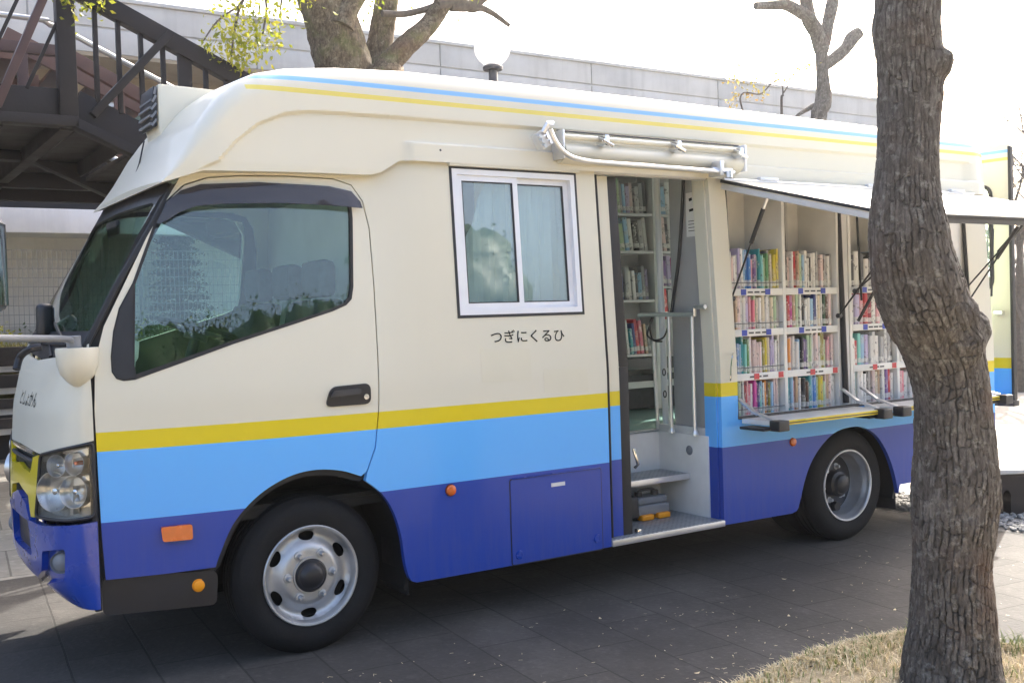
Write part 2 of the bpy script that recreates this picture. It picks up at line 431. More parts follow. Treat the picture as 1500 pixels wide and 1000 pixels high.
def interp(tab, z):
    if z <= tab[0][0]: return tab[0][1]
    for (a, va), (b, vb) in zip(tab, tab[1:]):
        if z <= b: return va + (vb - va) * (z - a) / (b - a)
    return tab[-1][1]
def sst(a, b, t):
    t = max(0, min(1, (t - a) / (b - a))); return t * t * (3 - 2 * t)

# ================================================================== THE BOOKMOBILE
BUS = thing('bookmobile', 'cream bookmobile with yellow and blue stripes, open side door and raised hatch full of books', 'bookmobile', (2.1, .95, 0))
YC = .97
YK = .88
def S(x, z):
    y = max(0, z - 1.24) * .0575
    t = max(0, (.25 - x) / 1.18); y += .118 * t * t
    return y + .055 * (1 - sst(.35, .70, x)) * max(0, z - 1.25)
def nearside(off=0): return lambda x, z: Vector((x, S(x, z) + off, z))
def farside(off=0): return lambda x, z: Vector((x, 2 * YK + 2 * (YC - YK) * sst(.38, .62, x) - S(x, z) - off, z))
def hit(px, py):
    y = 0
    for _ in range(12):
        p = un(px, py, 'y', y); y = S(p.x, p.z)
    return (p.x, p.z)
H = lambda pts: [hit(*p) for p in pts]

# ---- door outline, arch and window outlines on the near side
door_rear = [(549, 655), (554, 600), (552.5, 520), (547, 420), (540, 335), (530, 295), (514, 272), (488, 263), (420, 259), (350, 258.5), (305, 261), (270, 272), (245, 295), (215, 347), (180, 420), (152, 478), (139, 530)]
_arch = [(316, 830), (322, 812), (340, 770), (365, 738), (395, 713), (430, 695), (465, 687.5), (500, 689), (529, 697)]
arch = [(v.x, v.y) for v in curve_pts([Vector((a, b, 0)) for a, b in _arch], 4)]
DOOR = H(arch + [(537, 690)] + door_rear + [(138.5, 600), (144, 700), (149, 780), (155, 849), (250, 839)])
WIN = H([(181, 558), (170.6, 555), (163.5, 545), (162, 522), (165.5, 485), (174, 451), (194, 414), (225, 329), (242, 296), (266, 279), (300, 271.5), (378, 269), (480, 275), (508, 283), (514, 295), (516.5, 320), (517.5, 420), (515, 438), (507, 447), (487, 456), (344, 503), (198, 556)])
SAIL = H([(194, 417), (176, 452), (167.5, 486), (164, 522), (165.5, 544), (172, 553), (181, 555.5), (197, 552), (194, 535)])
GLS = H([(199, 548), (197, 535), (198, 417), (229, 331), (246, 299), (268, 283), (301, 275.5), (378, 273), (479, 279), (505, 286.5), (510.5, 297), (512.5, 320), (513.5, 419), (511, 435), (504, 443.5), (485.5, 451.5), (343, 498)])
DOORG = inset(DOOR, -.006)
body_front = H([(600, 846), (604, 851), (611, 852.5)]) + [(1.08, .265), (1.742, .268), (1.742, 2.40), (.72, 2.40), (.50, 2.375), (.30, 2.31), (-.30, 2.31), (-.50, 2.27)]
# run back along the door gap
gap_back = [p for p in DOORG]
i0 = min(range(len(DOOR)), key=lambda i: (DOOR[i][0] - hit(245, 295)[0]) ** 2 + (DOOR[i][1] - hit(245, 295)[1]) ** 2)
i1 = len(arch)
strip = [DOORG[i] for i in range(i0, i1 - 1, -1)]
body_front = body_front + strip + H([(v.x, v.y) for v in curve_pts([Vector(q + (0,)) for q in [(536, 704), (560, 723), (577, 750), (588, 785), (593, 820), (597, 838)]], 4)])
WINBOX = [(.823, 1.577), (1.598, 1.577), (1.598, 2.328), (.823, 2.328)]
panel('side_panel', body_front, [WINBOX], nearside(), PAINT, BUS, .07, .03)
panel('cab_door', DOOR, [WIN], nearside(), PAINT, BUS, .05, .035).name = 'cab_door'
DR = bpy.data.objects['cab_door']
# dark gap liner behind the door edge
panel('door_seal', inset(DOOR, -.03), [inset(DOOR, .03)], nearside(.034), RUB, DR, .08, .012)
panel('window_seal', WIN, [GLS], nearside(-.002), RUB, DR, .05, .02)
panel('quarter_cover', SAIL, [], nearside(-.007), BLK, DR, .05, .012)
panel('window_glass', inset(GLS, -.006), [], nearside(.008), GLASS, DR, .08, .004)
VIS = H([(225, 328), (240, 297), (262, 280), (292, 270.5), (378, 267.5), (480, 273.5), (512, 281), (523, 297), (525, 306), (480, 302), (400, 298.5), (320, 300), (284, 303), (259, 312), (240, 324), (230, 329)])
def visfn(x, z): return Vector((x, S(x, z) - .012 - .035 * sst(2.24, 2.10, z), z))
panel('rain_visor', VIS, [], visfn, SMOKE, DR, .04, .004)
# handle
HC = (.182, 1.216)
hl = rnd([(HC[0] - .118, HC[1] - .048), (HC[0] + .118, HC[1] - .048), (HC[0] + .118, HC[1] + .052), (HC[0] - .085, HC[1] + .045)], .035)
hd = panel('door_handle', hl, [], nearside(-.008), BLK, DR, .04, .014)
panel('handle_grip', rnd([(HC[0] - .095, HC[1] - .002), (HC[0] + .06, HC[1] + .004), (HC[0] + .06, HC[1] + .032), (HC[0] - .075, HC[1] + .026)], .012), [], nearside(-.026), DGREY, hd, .04, .016)
bm = BM(); lathe(bm, [(0, .012), (.013, .012), (.015, 0)], (HC[0] + .09, S(.18, 1.2) - .006, HC[1] - .012), '-y', 16); fin('lock_barrel', bm, CHROME, hd)

# far side of the body (seen through the windows)
panel('far_cab_door', DOOR, [inset(WIN, .01)], farside(), PAINT, BUS, .09, .03, True)
panel('far_door_trim', inset(DOOR, .02), [inset(WIN, .012)], farside(.05), INTD, BUS, .12, .01, True)
panel('far_window_glass', inset(WIN, .004), [], farside(.012), GLASS, BUS, .12, .004, True)
panel('far_side_panel', [(.36, .9), (.5, .5), (.52, .27), (3.25, .27), (3.33, .55), (3.5, .72), (3.79, .78), (4.08, .72), (4.24, .4), (5.4, .4), (5.4, 2.40), (.3, 2.40), (-.5, 2.28), (-.55, 2.2), (-.3, 2.245), (.2, 2.23), (.33, 2.0)], [[(1.0, 1.4), (2.4, 1.4), (2.4, 2.2), (1.0, 2.2)], [(4.3, 1.3), (5.1, 1.3), (5.1, 2.2), (4.3, 2.2)]], farside(), PAINT, BUS, .2, .03, True)

# ---- front of the cab
XD = [(1.5, -.943), (1.74, -.815), (2.02, -.645), (2.2, -.545), (2.3, -.5)]
XF = [(.30, -.97), (.36, -1.03), (.44, -1.105), (.5, -1.125), (.75, -1.133), (.9, -1.127), (1.2, -1.10), (1.38, -1.05), (1.45, -1.012), (1.52, -.982), (1.74, -.862), (2.09, -.655), (2.2, -.59), (2.3, -.54)]
UL = 2.5
_e = 2 / 2.4; _arc = [(0.0, 0.0)]
for _i in range(1, 401):
    _a, _b = (_i - 1) / 400 * pi / 2, _i / 400 * pi / 2
    _arc.append((_arc[-1][0] + sqrt((.19 * (sin(_b) ** _e - sin(_a) ** _e)) ** 2 + (.80 * (max(0, cos(_a)) ** _e - max(0, cos(_b)) ** _e)) ** 2), _b))
_arc = [(a / _arc[-1][0] * UL / 2, b) for a, b in _arc]
import bisect
_ak = [a for a, b in _arc]
def _tt(s):
    i = min(len(_arc) - 1, max(1, bisect.bisect_left(_ak, s))); (a, ta), (b, tb_) = _arc[i - 1], _arc[i]
    return ta + (tb_ - ta) * max(0, min(1, (s - a) / (b - a)))
def G0(s, z, off=0):
    near = s <= UL / 2; t = _tt(s if near else UL - s)
    xd, xf = interp(XD, z), interp(XF, z)
    w = YK - S(xd, z) + off; d = xd - xf + off
    e = 2 / 2.4
    yy = w * max(0, cos(t)) ** e; xx = d * max(0, sin(t)) ** e
    return Vector((xd - xx, YK - yy if near else YK + yy, z))
def G(off=0): return lambda s, z: G0(s, z, off)
_grid = [(i / 130 * UL / 2, .28 + j / 100 * 2.0) for i in range(131) for j in range(101)]
_gp = [(proj(G0(*q)), q) for q in _grid]
def hitG(px, py):
    q = min(_gp, key=lambda g: (g[0][0] - px) ** 2 + (g[0][1] - py) ** 2)[1]
    s, z = q
    for _ in range(10):
        h = .002
        a = proj(G0(s, z)); b = proj(G0(s + h, z)); c = proj(G0(s, z + h))
        J = ((b[0] - a[0]) / h, (c[0] - a[0]) / h, (b[1] - a[1]) / h, (c[1] - a[1]) / h)
        det = J[0] * J[3] - J[1] * J[2]
        if abs(det) < 1e-3: break
        dx, dy = px - a[0], py - a[1]
        ds, dz = (J[3] * dx - J[1] * dy) / det, (-J[2] * dx + J[0] * dy) / det
        ds = max(-.05, min(.05, ds)); dz = max(-.05, min(.05, dz))
        s = min(UL / 2, max(0, s + ds)); z += dz
    return (s, z)
HG = lambda pts: [hitG(*p) for p in pts]
mirs = lambda pts: [(UL - s, z) for s, z in pts]
C2 = UL / 2
fp_top = [(0, 1.505), (.06, 1.50), (.22, 1.478), (.5, 1.45), (C2, 1.425)]
fp_bot = [(0, hitG(137, 645)[1])] + HG([(100, 653.5), (58, 664), (42, 655), (26, 646)])
fp_bot = fp_bot + [(C2, fp_bot[-1][1] + .01)]
fp = fp_top + mirs(fp_top[:-1])[::-1] + mirs(fp_bot[:-1]) + fp_bot[::-1]
panel('front_panel', fp, [], G(.002), CREAMM, BUS, .035, .02, True)
cowl = [(0, 1.51), (.06, 1.505), (.22, 1.483), (.5, 1.455), (C2, 1.43)]
cw = [(0, 1.545), (.3, 1.535), (C2, 1.525)]
panel('windscreen_cowl', cowl + mirs(cowl[:-1])[::-1] + mirs(cw[:-1]) + cw[::-1], [], G(-.014), BLK, BUS, .06, .02, True)
wo = [(.0, 1.50), (.0, 2.19), (.25, 2.225), (C2, 2.235)]
wo = wo + mirs(wo[:-1])[::-1]
wi = [(.085, 1.56), (.085, 2.09), (.28, 2.13), (C2, 2.14)]
wi = rnd(wi + mirs(wi[:-1])[::-1], .06)
panel('windscreen_border', wo, [wi], G(.0), BLK, BUS, .06, .02, True)
panel('windscreen', inset(wi, -.02), [], G(-.008), GLASSD, BUS, .08, .005, True)
for k, ss in enumerate((.45, 1.35)):
    pts = [G0(ss + t * .75, 1.50 + .10 * t, .012) for t in (0, .2, .4, .6, .8, 1)]
    wp = tb('wiper', pts, .008, RUB, BUS, 6)
# headlights, garnish, grille, bumper
hlo = HG([(136.5, 648), (100, 656), (60, 666), (57, 710), (54, 756), (100, 762), (140, 756)])
LAMPH = simple('lamp_housing', (.46, .46, .44), .35, 0, .2, 26, .7, 34)
def headlight(mirror):
    f = (lambda p: mirs(p)) if mirror else (lambda p: p)
    hh = rnd(hlo, .035)
    hs = panel('headlight', f(hh), [], G(-.075), LAMPH, BUS, .05, .01, True)
    hp = dens(f(hh), .03)
    bm = BM(); tube(bm, [G0(q[0], q[1], .003) for q in hp] + [G0(hp[0][0], hp[0][1], .003)], .0075, 8, False); fin('bezel', bm, BLK, hs, 0, 60)
    bm = BM(); n_ = len(hp)
    o_ = [bm.verts.new(G0(q[0], q[1], .001)) for q in hp]; i_ = [bm.verts.new(G0(q[0], q[1], -.078)) for q in hp]
    for j in range(n_): bm.faces.new((o_[j], o_[(j + 1) % n_], i_[(j + 1) % n_], i_[j]))
    bmesh.ops.recalc_face_normals(bm, faces=bm.faces[:]); fin('lamp_surround', bm, LAMPH, hs, 0, 40)
    for (qx, qy, r) in ((76, 722, .088), (118, 722, .070), (82, 684, .05), (120, 680, .05)):
        cs, cz = hitG(qx, qy)
        p0 = G0(UL - cs if mirror else cs, cz, -.07)
        nrm = Vector((-.72, .6 if mirror else -.6, .05)).normalized(); p0 = p0 + nrm * .004
        rb = BM()
        q = Matrix.Translation(p0) @ nrm.to_track_quat('Z', 'Y').to_matrix().to_4x4()
        lathe(rb, [(0.004, .0), (r * .45, .006), (r * .8, .028), (r * .985, .056), (r, .056), (r, 0)], (0, 0, 0), 'z', 28)
        rb.transform(q); fin('reflector_bowl', rb, REFL, hs)
        bb = BM(); lathe(bb, [(0, .05), (r * .16, .046), (r * .2, .02), (r * .2, 0)], (0, 0, 0), 'z', 14); bb.transform(q)
        fin('bulb', bb, AMBER if qy < 700 and qx > 100 else CHROME, hs)
    for quad in ([(106, 736), (136, 734), (136, 742), (106, 745)], [(104, 700), (136, 696), (136, 708), (104, 713)], [(104, 662), (131, 656), (131, 667), (104, 673)], [(99, 664), (104, 663), (104, 755), (99, 756)], [(62, 702), (97, 698), (97, 703), (62, 708)]):
        st = HG(quad)
        panel('reflector_bar', f(st), [], G(-.03), REFL, hs, .05, .03, True)
    panel('lens', f(inset(hh, .010)), [], G(.001), CLEAR, hs, .05, .004, True)
headlight(False); headlight(True)
gz = HG([(24, 672), (22, 700)])
gar = HG([(58, 666), (50, 669), (46, 692), (36, 684), (24, 672)]) + [(C2, gz[0][1] - .005), (C2, gz[1][1] - .01)] + HG([(22, 700), (43, 725), (47, 756), (52, 757), (55.5, 710)])
panel('garnish', gar, [], G(.006), YELM, BUS, .04, .02, True)
panel('garnish', mirs(gar), [], G(.006), YELM, BUS, .06, .02, True)
g1 = HG([(47, 690), (50, 667), (42, 656), (26, 647)]); g2 = HG([(25, 673), (36, 685)])
grl = g1 + [(C2, g1[-1][1] + .01)] + mirs(g1)[::-1] + mirs(g2[::-1]) [:0] + [(UL - g2[1][0], g2[1][1]), (UL - g2[0][0], g2[0][1]), (C2, g2[0][1] - .005)] + g2
panel('grille', grl, [], G(-.02), BLK, BUS, .06, .02, True)
for zz in (g2[0][1] + .03, g2[0][1] + .07):
    tb('grille_slat', [G0(.80 + t * (UL - 1.60), zz, -.004) for t in [i / 12 for i in range(13)]], .011, CHROME if zz > 1 else DGREY, BUS, 6)
bt = [(0, hitG(142, 763)[1])] + HG([(100, 769), (65, 769), (46, 761), (41, 738), (18, 708)]); bt = bt + [(C2, bt[-1][1])]
bb_ = [(0, .372), (.25, .366), (.7, .374), (C2, .40)]
fogh = rnd(HG([(64, 806), (97, 803), (97, 848), (72, 851), (64, 835)])[::-1], .03)
fc = hitG(89, 824)
fogm = mirs(fogh)[::-1]
openg = rnd([(.86, .54), (UL - .86, .54), (UL - .90, .70), (.90, .70)], .03)
bp = panel('bumper', bt + mirs(bt[:-1])[::-1] + mirs(bb_[:-1]) + bb_[::-1], [fogh, fogm, openg], G(.010), DBLUEM, BUS, .045, .03, True)
panel('bumper_opening', inset(openg, -.01), [], G(-.02), BLK, bp, .06, .01, True)
for mm in (False, True):
    f = mirs if mm else (lambda p: p)
    fw = panel_bm(f(inset(fogh, -.004)), [], G(-.025), .05, .01, True); fin('fog_recess', fw, DBLUEM, bp)
    p0 = G0(UL - fc[0] if mm else fc[0], fc[1], -.02); nrm = (G0(UL - fc[0] if mm else fc[0], fc[1], .05) - p0).normalized()
    q = Matrix.Translation(p0) @ nrm.to_track_quat('Z', 'Y').to_matrix().to_4x4()
    fb = BM(); lathe(fb, [(0, .034), (.03, .03), (.042, .018), (.046, .03), (.05, .0)], (0, 0, 0), 'z', 24); fb.transform(q); fin('fog_lamp', fb, GREYP, bp)
0 and panel('number_plate', rnd([(C2 - .17, .53), (C2 + .17, .53), (C2 + .17, .65), (C2 - .17, .65)], .01), [], G(.03), PAPER, BUS, .06, .006, True)
# dark liner of the gap between the front corner and the door
bm = BM(); tube(bm, [Vector((interp(XD, z) - .004, S(interp(XD, z), z) + .016, z)) for z in (.36, .6, .9, 1.2, 1.5, 1.74, 2.0, 2.2)], .016, 8); fin('door_gap_seal', bm, RUB, BUS)
# mirror pod on the corner, arm and mirrors
pc = Vector((-.985, .17, 1.49))
bm = BM(); lathe(bm, [(0, 0), (.085, 0), (.088, -.01), (.084, -.07), (.07, -.115), (.045, -.145), (.02, -.165), (0, -.168)], pc, 'z', 28)
for v in bm.verts: v.co.y = pc.y + (v.co.y - pc.y) * 1.1
pod = fin('mirror_pod', bm, CREAMM, BUS)
ma = [Vector((-1.0, .15, 1.515)), Vector((-1.05, .08, 1.53)), Vector((-1.25, -.16, 1.54)), Vector((-1.42, -.42, 1.55)), Vector((-1.52, -.62, 1.56)), Vector((-1.535, -.66, 1.60)), Vector((-1.535, -.67, 1.95))]
arm = tb('mirror_arm', curve_pts(ma, 5), .014, GREYP, BUS, 8)
tb('arm_clamp', [(-1.0, .15, 1.485), (-1.003, .147, 1.54)], .03, GREYP, arm, 12)
MIRB = simple('mirror_housing', (.006, .007, .012), .35, 0, .2)
def mirror_head(name, c, w, h, d, rotz):
    M = Matrix.Translation(c) @ Matrix.Rotation(rotz, 4, 'Z')
    b = BM(); box(b, -d / 2, d / 2, -w / 2, w / 2, -h / 2, h / 2, M); o = fin(name, b, MIRB, BUS, .033, 50, 4)
    b = BM(); box(b, d / 2 + .001, d / 2 + .004, -w / 2 + .02, w / 2 - .02, -h / 2 + .02, h / 2 - .02, M); fin('mirror_glass', b, CHROME, o, .002)
mc = un(-16, 387, 'x', -1.45)
mirror_head('rear_view_mirror', mc, .17, .30, .07, -.35)
tb('mirror_bracket', [Vector((-1.535, -.655, mc.z)), mc], .012, BLK, BUS, 8)
mc2 = Vector((-1.22, 1.55, 1.56)); ray = un(66, 470, 'y', .95)
mirror_head('under_view_mirror', ray, .075, .17, .075, .3)
tb('mirror_bracket', [Vector((ray.x + .02, ray.y, ray.z - .08)), G0(.9, 1.44, -.01)], .012, BLK, BUS, 8)
bm = BM(); tube(bm, curve_pts([un(24, 541, 'x', -1.19), un(30, 522, 'x', -1.17), un(45, 511, 'x', -1.14), un(60, 508, 'x', -1.10)], 4), .016, 8); fin('hood_bracket', bm, BLK, BUS)

# front lettering and side lettering
def lettering(name, body, place, mat, parent, thick=.0025, weight=.0):
    c = bpy.data.curves.new(name, 'FONT'); c.body = body; c.size = 1; c.offset = weight
    o = bpy.data.objects.new(name, c); COL.objects.link(o)
    me = bpy.data.meshes.new_from_object(o.evaluated_get(bpy.context.evaluated_depsgraph_get()))
    bpy.data.objects.remove(o); bpy.data.curves.remove(c)
    bm = BM(); bm.from_mesh(me); bpy.data.meshes.remove(me)
    bmesh.ops.triangulate(bm, faces=bm.faces[:])
    for _ in range(5):
        le = [e for e in bm.edges if e.calc_length() > .12]
        if not le: break
        bmesh.ops.subdivide_edges(bm, edges=le, cuts=1); bmesh.ops.triangulate(bm, faces=bm.faces[:])
    xs = [v.co.x for v in bm.verts]; ys = [v.co.y for v in bm.verts]
    x0, x1, y0, y1 = min(xs), max(xs), min(ys), max(ys)
    for v in bm.verts: v.co = place((v.co.x - x0) / (x1 - x0), (v.co.y - y0) / (y1 - y0))
    bm.normal_update()
    r = bmesh.ops.extrude_face_region(bm, geom=bm.faces[:])
    nv = [e for e in r['geom'] if isinstance(e, bmesh.types.BMVert)]
    for v in nv: pass
    return fin(name, bm, mat, parent, 0, 20, smooth=False)
def side_text(u, v):
    x = .998 + u * (1.466 - .998); z = 1.428 + v * .068 - u * .006
    return Vector((x, S(x, z) - .0025, z))
lettering('side_lettering', 'つぎにくるひ', side_text, BLACKINK, BUS, weight=.004)
s1 = hitG(54, 590)[0]
def front_text(u, v):
    return G0(s1 + .62 * (1 - u), 1.215 + v * .068, .004)
lettering('front_lettering', 'としょかん', front_text, BLACKINK, BUS, weight=.0)

# step cover, side lamps, hatch door
sc_ = panel('step_cover', rnd([(-.93, .335), (-.46, .318), (-.45, .45), (-.47, .474), (-.93, .497)], .03), [], nearside(.02), BLK, BUS, .05, .10)
def disc(name, x, z, r, mat, off=0, parent=BUS, h=.016):
    b = BM(); lathe(b, [(0, h), (r * .7, h), (r * .95, h * .7), (r, 0), (r * 1.12, 0), (r * 1.12, -.004)], (x, S(x, z) + off, z), '-y', 28); return fin(name, b, mat, parent)
p = hit(293, 858); disc('step_reflector', p[0], p[1], .026, ORNG, .018, sc_, .012)
tl = H([(233, 771), (279, 766), (280, 788), (236, 792)])
o = panel('turn_signal', rnd(tl, .012), [], nearside(-.03), AMBER, BUS, .03, .032)
p = hit(660, 717.5); disc('side_marker', p[0], p[1], .028, AMBER); p = hit(1161, 647); disc('side_marker', p[0], p[1], .026, AMBER)
HD = rnd([(1.082, .268), (1.676, .268), (1.676, .712), (1.082, .712)], .012)
panel('locker_gap', inset(HD, -.006), [], nearside(-.0012), BLK, BUS, .1, .002)
lk = panel('locker_door', HD, [], nearside(-.004), PAINT, BUS, .1, .004)
for x in (1.125, 1.64):
    z = .315 if x < 1.3 else .33
    b = BM(); lathe(b, [(0, .004), (.012, .004), (.013, .007), (.022, .007), (.024, 0)], (x, -.004, z), '-y', 24); fin('locker_latch', b, DBLUEM, lk)
bx('locker_label', 1.34, 1.43, -.007, -.004, .648, .668, PAPER, lk, 0)
bx('locker_hinge', 1.09, 1.67, -.012, -.004, .716, .722, DBLUEM, lk, .002)

PATCH = simple('overpainted_patch', tuple(c * k for c, k in zip(CREAM, (.982, .976, .95))), .36, 0, .02, coat=.2)
panel('overpainted_patch', [(.932, 1.232), (1.24, 1.228), (1.238, 1.393), (.932, 1.403)], [], nearside(-.0008), PATCH, BUS, .1, .001)
panel('overpainted_patch', [(1.318, 1.152), (1.612, 1.141), (1.606, 1.266), (1.316, 1.277)], [], nearside(-.0008), PATCH, BUS, .1, .001)
# ---- side window
WINg = lambda d: [(.823 + d, 1.577 + d), (1.598 - d, 1.577 + d), (1.598 - d, 2.328 - d), (.823 + d, 2.328 - d)]
def ring(name, o_, i_, off, th, mat, parent): return panel(name, o_, [i_], nearside(off), mat, parent, .2, th, False, 20)
wfr = ring('side_window', WINg(.001), WINg(.03), -.004, .05, WHITEALU, BUS)
ring('window_gasket', WINg(-.014), WINg(.002), -.003, .01, BLK, wfr)
bx('window_drip', .80, 1.62, S(1.2, 2.34) - .028, S(1.2, 2.34) + .01, 2.338, 2.352, CREAMM, wfr, .003)
mid = .823 + .385
L_ = [(.853, 1.607), (mid + .018, 1.607), (mid + .018, 2.298), (.853, 2.298)]
R_ = [(mid - .018, 1.607), (1.568, 1.607), (1.568, 2.298), (mid - .018, 2.298)]
for nm, q, off in (('sash', L_, .006), ('sash', R_, .026)):
    qi = inset(q, .028)
    xs = [p_[0] for p_ in q]; zs = [p_[1] for p_ in q]
    d = .03
    qi = [(min(xs) + d, min(zs) + d), (max(xs) - d, min(zs) + d), (max(xs) - d, max(zs) - d), (min(xs) + d, max(zs) - d)]
    s_ = ring(nm, q, qi, off, .018, WHITEALU, wfr)
    ring('sash_gasket', [(a + (-.001 if a > mid + 0 else .001) * 0, b) for a, b in qi], [(min(xs) + d + .006, min(zs) + d + .006), (max(xs) - d - .006, min(zs) + d + .006), (max(xs) - d - .006, max(zs) - d - .006), (min(xs) + d + .006, max(zs) - d - .006)], off + .001, .012, BLK, s_)
    panel('pane', qi, [], nearside(off + .008), GLASSF, s_, .2, .004)
# added curtain gap and dark plate imitate the trunk's dark reflection in that window
bx('reflected_band_plate', .66, 1.10, .30, .32, 1.45, 2.50, INTD, BUS, 0)
ca, cb = un(713, 258, 'y', .16), un(674, 372, 'y', .16)
panel('window_curtain', [(.81, 1.50), (1.64, 1.50), (1.64, 2.37), (ca.x, 2.37), (ca.x, ca.z), (cb.x, cb.z), (.81, cb.z - .02)], [], lambda x, z: Vector((x, .155 + .014 * sin(x * 62 + .5 * sin(z * 5)) + .006 * sin(x * 151 + z * 3), z)), simple('pale_curtain', (.62, .68, .70), .9, 0, .08, 5), BUS, .014, .004)

# ---- rear part of the near side with the hatch opening
ra = H([(v.x, v.y) for v in curve_pts([Vector((a, b, 0)) for a, b in [(1165, 749), (1170, 742), (1180, 700), (1190, 674), (1204, 652), (1222, 634), (1242, 626), (1262, 625), (1280, 634), (1293, 650), (1304, 673), (1312, 700), (1316, 722)]], 4)])
HATCH = [(2.742, .90), (5.14, .90), (5.14, 2.312), (2.742, 2.312)]
rear = [(2.603, .272), (3.19, .268)] + ra + [(4.26, .33), (5.38, .33), (5.38, 2.40), (2.603, 2.40)]
panel('rear_side_panel', rear, [rnd(HATCH, .02)], nearside(), PAINT, BUS, .08, .03)
bx('hatch_post', 3.775, 3.862, .075, .14, .90, 2.31, INTG, BUS, .004)
tb('hatch_seal', [(3.79, .052, .92), (3.79, .09, 2.30)], .02, RUB, BUS, 8)
bm = BM()
for a, b in (((2.742, .90), (2.742, 2.312)), ((2.742, 2.312), (5.14, 2.312)), ((2.742, .90), (5.14, .90)), ((5.14, .9), (5.14, 2.312))):
    tube(bm, [Vector((a[0], S(3, a[1]) + .012, a[1])), Vector((b[0], S(3, b[1]) + .012, b[1]))], .014, 8)
fin('hatch_weatherstrip', bm, RUB, BUS)
bm = BM(); tube(bm, curve_pts([(2.70, -.012, 1.30), (2.675, -.03, 1.29), (2.66, -.03, 1.22), (2.655, -.03, 1.15), (2.67, -.012, 1.14)], 4), .006, 6); fin('hatch_latch', bm, CHROME, BUS)
# rear end, bulkhead, floor, ceiling
bx('rear_wall', 5.37, 5.40, .06, .62, .33, 2.4, PAINT, BUS, .004); bx('rear_wall', 5.37, 5.40, 1.5, 1.86, .33, 2.4, PAINT, BUS, .004); bx('rear_sill', 5.37, 5.40, .62, 1.5, .33, .80, PAINT, BUS, .004)
bx('bulkhead', .46, .49, .16, 1.80, .78, 2.66, INT, BUS, .003)
bx('cabin_floor', .47, 5.36, .56, 1.86, .76, .805, FLOORT, BUS, .003)
bx('cabin_floor', .47, 1.70, .05, .56, .76, .8048, FLOORT, BUS, .003)
bx('cabin_floor', 2.60, 5.36, .05, .56, .76, .8048, FLOORT, BUS, .003)
bx('cab_headliner', -.42, .46, .16, 1.60, 2.262, 2.270, INTG, BUS, .002); bx('cabin_ceiling', .47, 5.30, .12, 1.82, 2.63, 2.64, INT, BUS, .003)
bx('inner_lining', .50, .99, 1.845, 1.855, .81, 2.38, INT, BUS, .003); bx('inner_lining', 2.41, 4.29, 1.845, 1.855, .81, 2.38, INT, BUS, .003); bx('added_daylight_window', .99, 2.41, 1.878, 1.883, 1.39, 2.21, GLASS, BUS, 0); bx('added_daylight_window', 4.29, 5.11, 1.878, 1.883, 1.29, 2.21, GLASS, BUS, 0)  # unseen far windows, added to bring daylight onto the inner shelves

# ---- roof cap
ZT = [(-.63, 2.2), (-.58, 2.26), (-.53, 2.335), (-.45, 2.475), (-.39, 2.555), (-.33, 2.625), (-.25, 2.69), (-.16, 2.735), (0, 2.775), (.25, 2.803), (.6, 2.822), (1.2, 2.824), (2.2, 2.822), (3.5, 2.81), (5.1, 2.792), (5.36, 2.785)]
ZLOW = [(-.63, 2.195), (-.45, 2.255), (0, 2.268), (.36, 2.272), (.42, 2.285), (.53, 2.350), (5.4, 2.352)]
def cap_rows():
    xs = [-.63, -.62, -.60, -.58]
    x = -.56
    while x < .6: xs.append(x); x += .016
    while x < 5.2: xs.append(x); x += .05
    xs += [5.2, 5.27, 5.32, 5.35, 5.38, 5.40, 5.405]
    rows = []
    for x in xs:
        zl = interp(ZLOW, x); zt = max(interp(ZT, x), zl + .004)
        r = min(.125, (zt - zl) * .48); row = []
        end = sst(5.3, 5.405, x)
        def ys(z):
            y = .035 + max(0, z - 2.3) * .06
            # recessed field below the moulding
            fz = interp([(-.60, 2.2), (-.385, 2.30), (-.30, 2.395), (-.19, 2.482), (-.06, 2.538), (.05, 2.556), (.2, 2.562), (.6, 2.566), (5.4, 2.585)], x)
            rec = sst(fz + .004, fz - .012, z) * sst(-.50, -.40, x) * (1 - sst(5.18, 5.2, x))
            low = sst(2.452, 2.440, z) * sst(.55, .60, x)
            y += .020 * rec * (1 - low) - .006 * low
            y += .03 * (1 - sst(-.63, -.35, x))
            return y + end * .03
        nside = 56
        for k in range(nside + 1):
            z = zl + (zt - r - zl) * k / nside; row.append((ys(z), z))
        yb = ys(zt - r)
        for k in range(1, 11):
            a = k / 10 * pi / 2
            row.append((yb + r * (1 - cos(a)) * 1.15, zt - r + r * sin(a)))
        yt = row[-1][0]
        for k in range(1, 9):
            t = k / 8; row.append((yt + (YC - .22 * sst(.35, -.60, x) - yt) * t, zt + .025 * (1 - (1 - t) ** 2)))
        rows.append([Vector((x, y, z - end * .05 * (z > zt - r))) for y, z in row])
    return rows
rows = cap_rows()
bm = BM(); prev = None
for row in rows:
    nr = .44 * sst(.35, -.60, row[0].x); cy = YC - nr / 2
    fy = lambda y: 2 * cy - y if y < cy else cy
    full = [bm.verts.new((v.x, min(v.y, cy), v.z)) for v in row] + [bm.verts.new((v.x, 2 * cy - min(v.y, cy), v.z)) for v in row[-2::-1]]
    if prev:
        for k in range(len(full) - 1): bm.faces.new((prev[k], full[k], full[k + 1], prev[k + 1]))
        if row[0].x < .40: bm.faces.new((prev[-1], full[-1], full[0], prev[0]))
    else: bm.faces.new(full[::-1])
    prev = full
bm.faces.new(prev)
bmesh.ops.recalc_face_normals(bm, faces=bm.faces[:])
roof = fin('roof_cap', bm, PAINT, BUS, 0, 30)
bm = BM(); box(bm, 4.75, 5.0, .75, 1.05, 2.80, 2.93); fin('roof_vent', bm, DGREY, roof, .03)
# fixing screws on the lower rail
for x in (.75, 4.2): disc('rail_screw', x, 2.41, .008, DGREY, -.028, roof, .004)

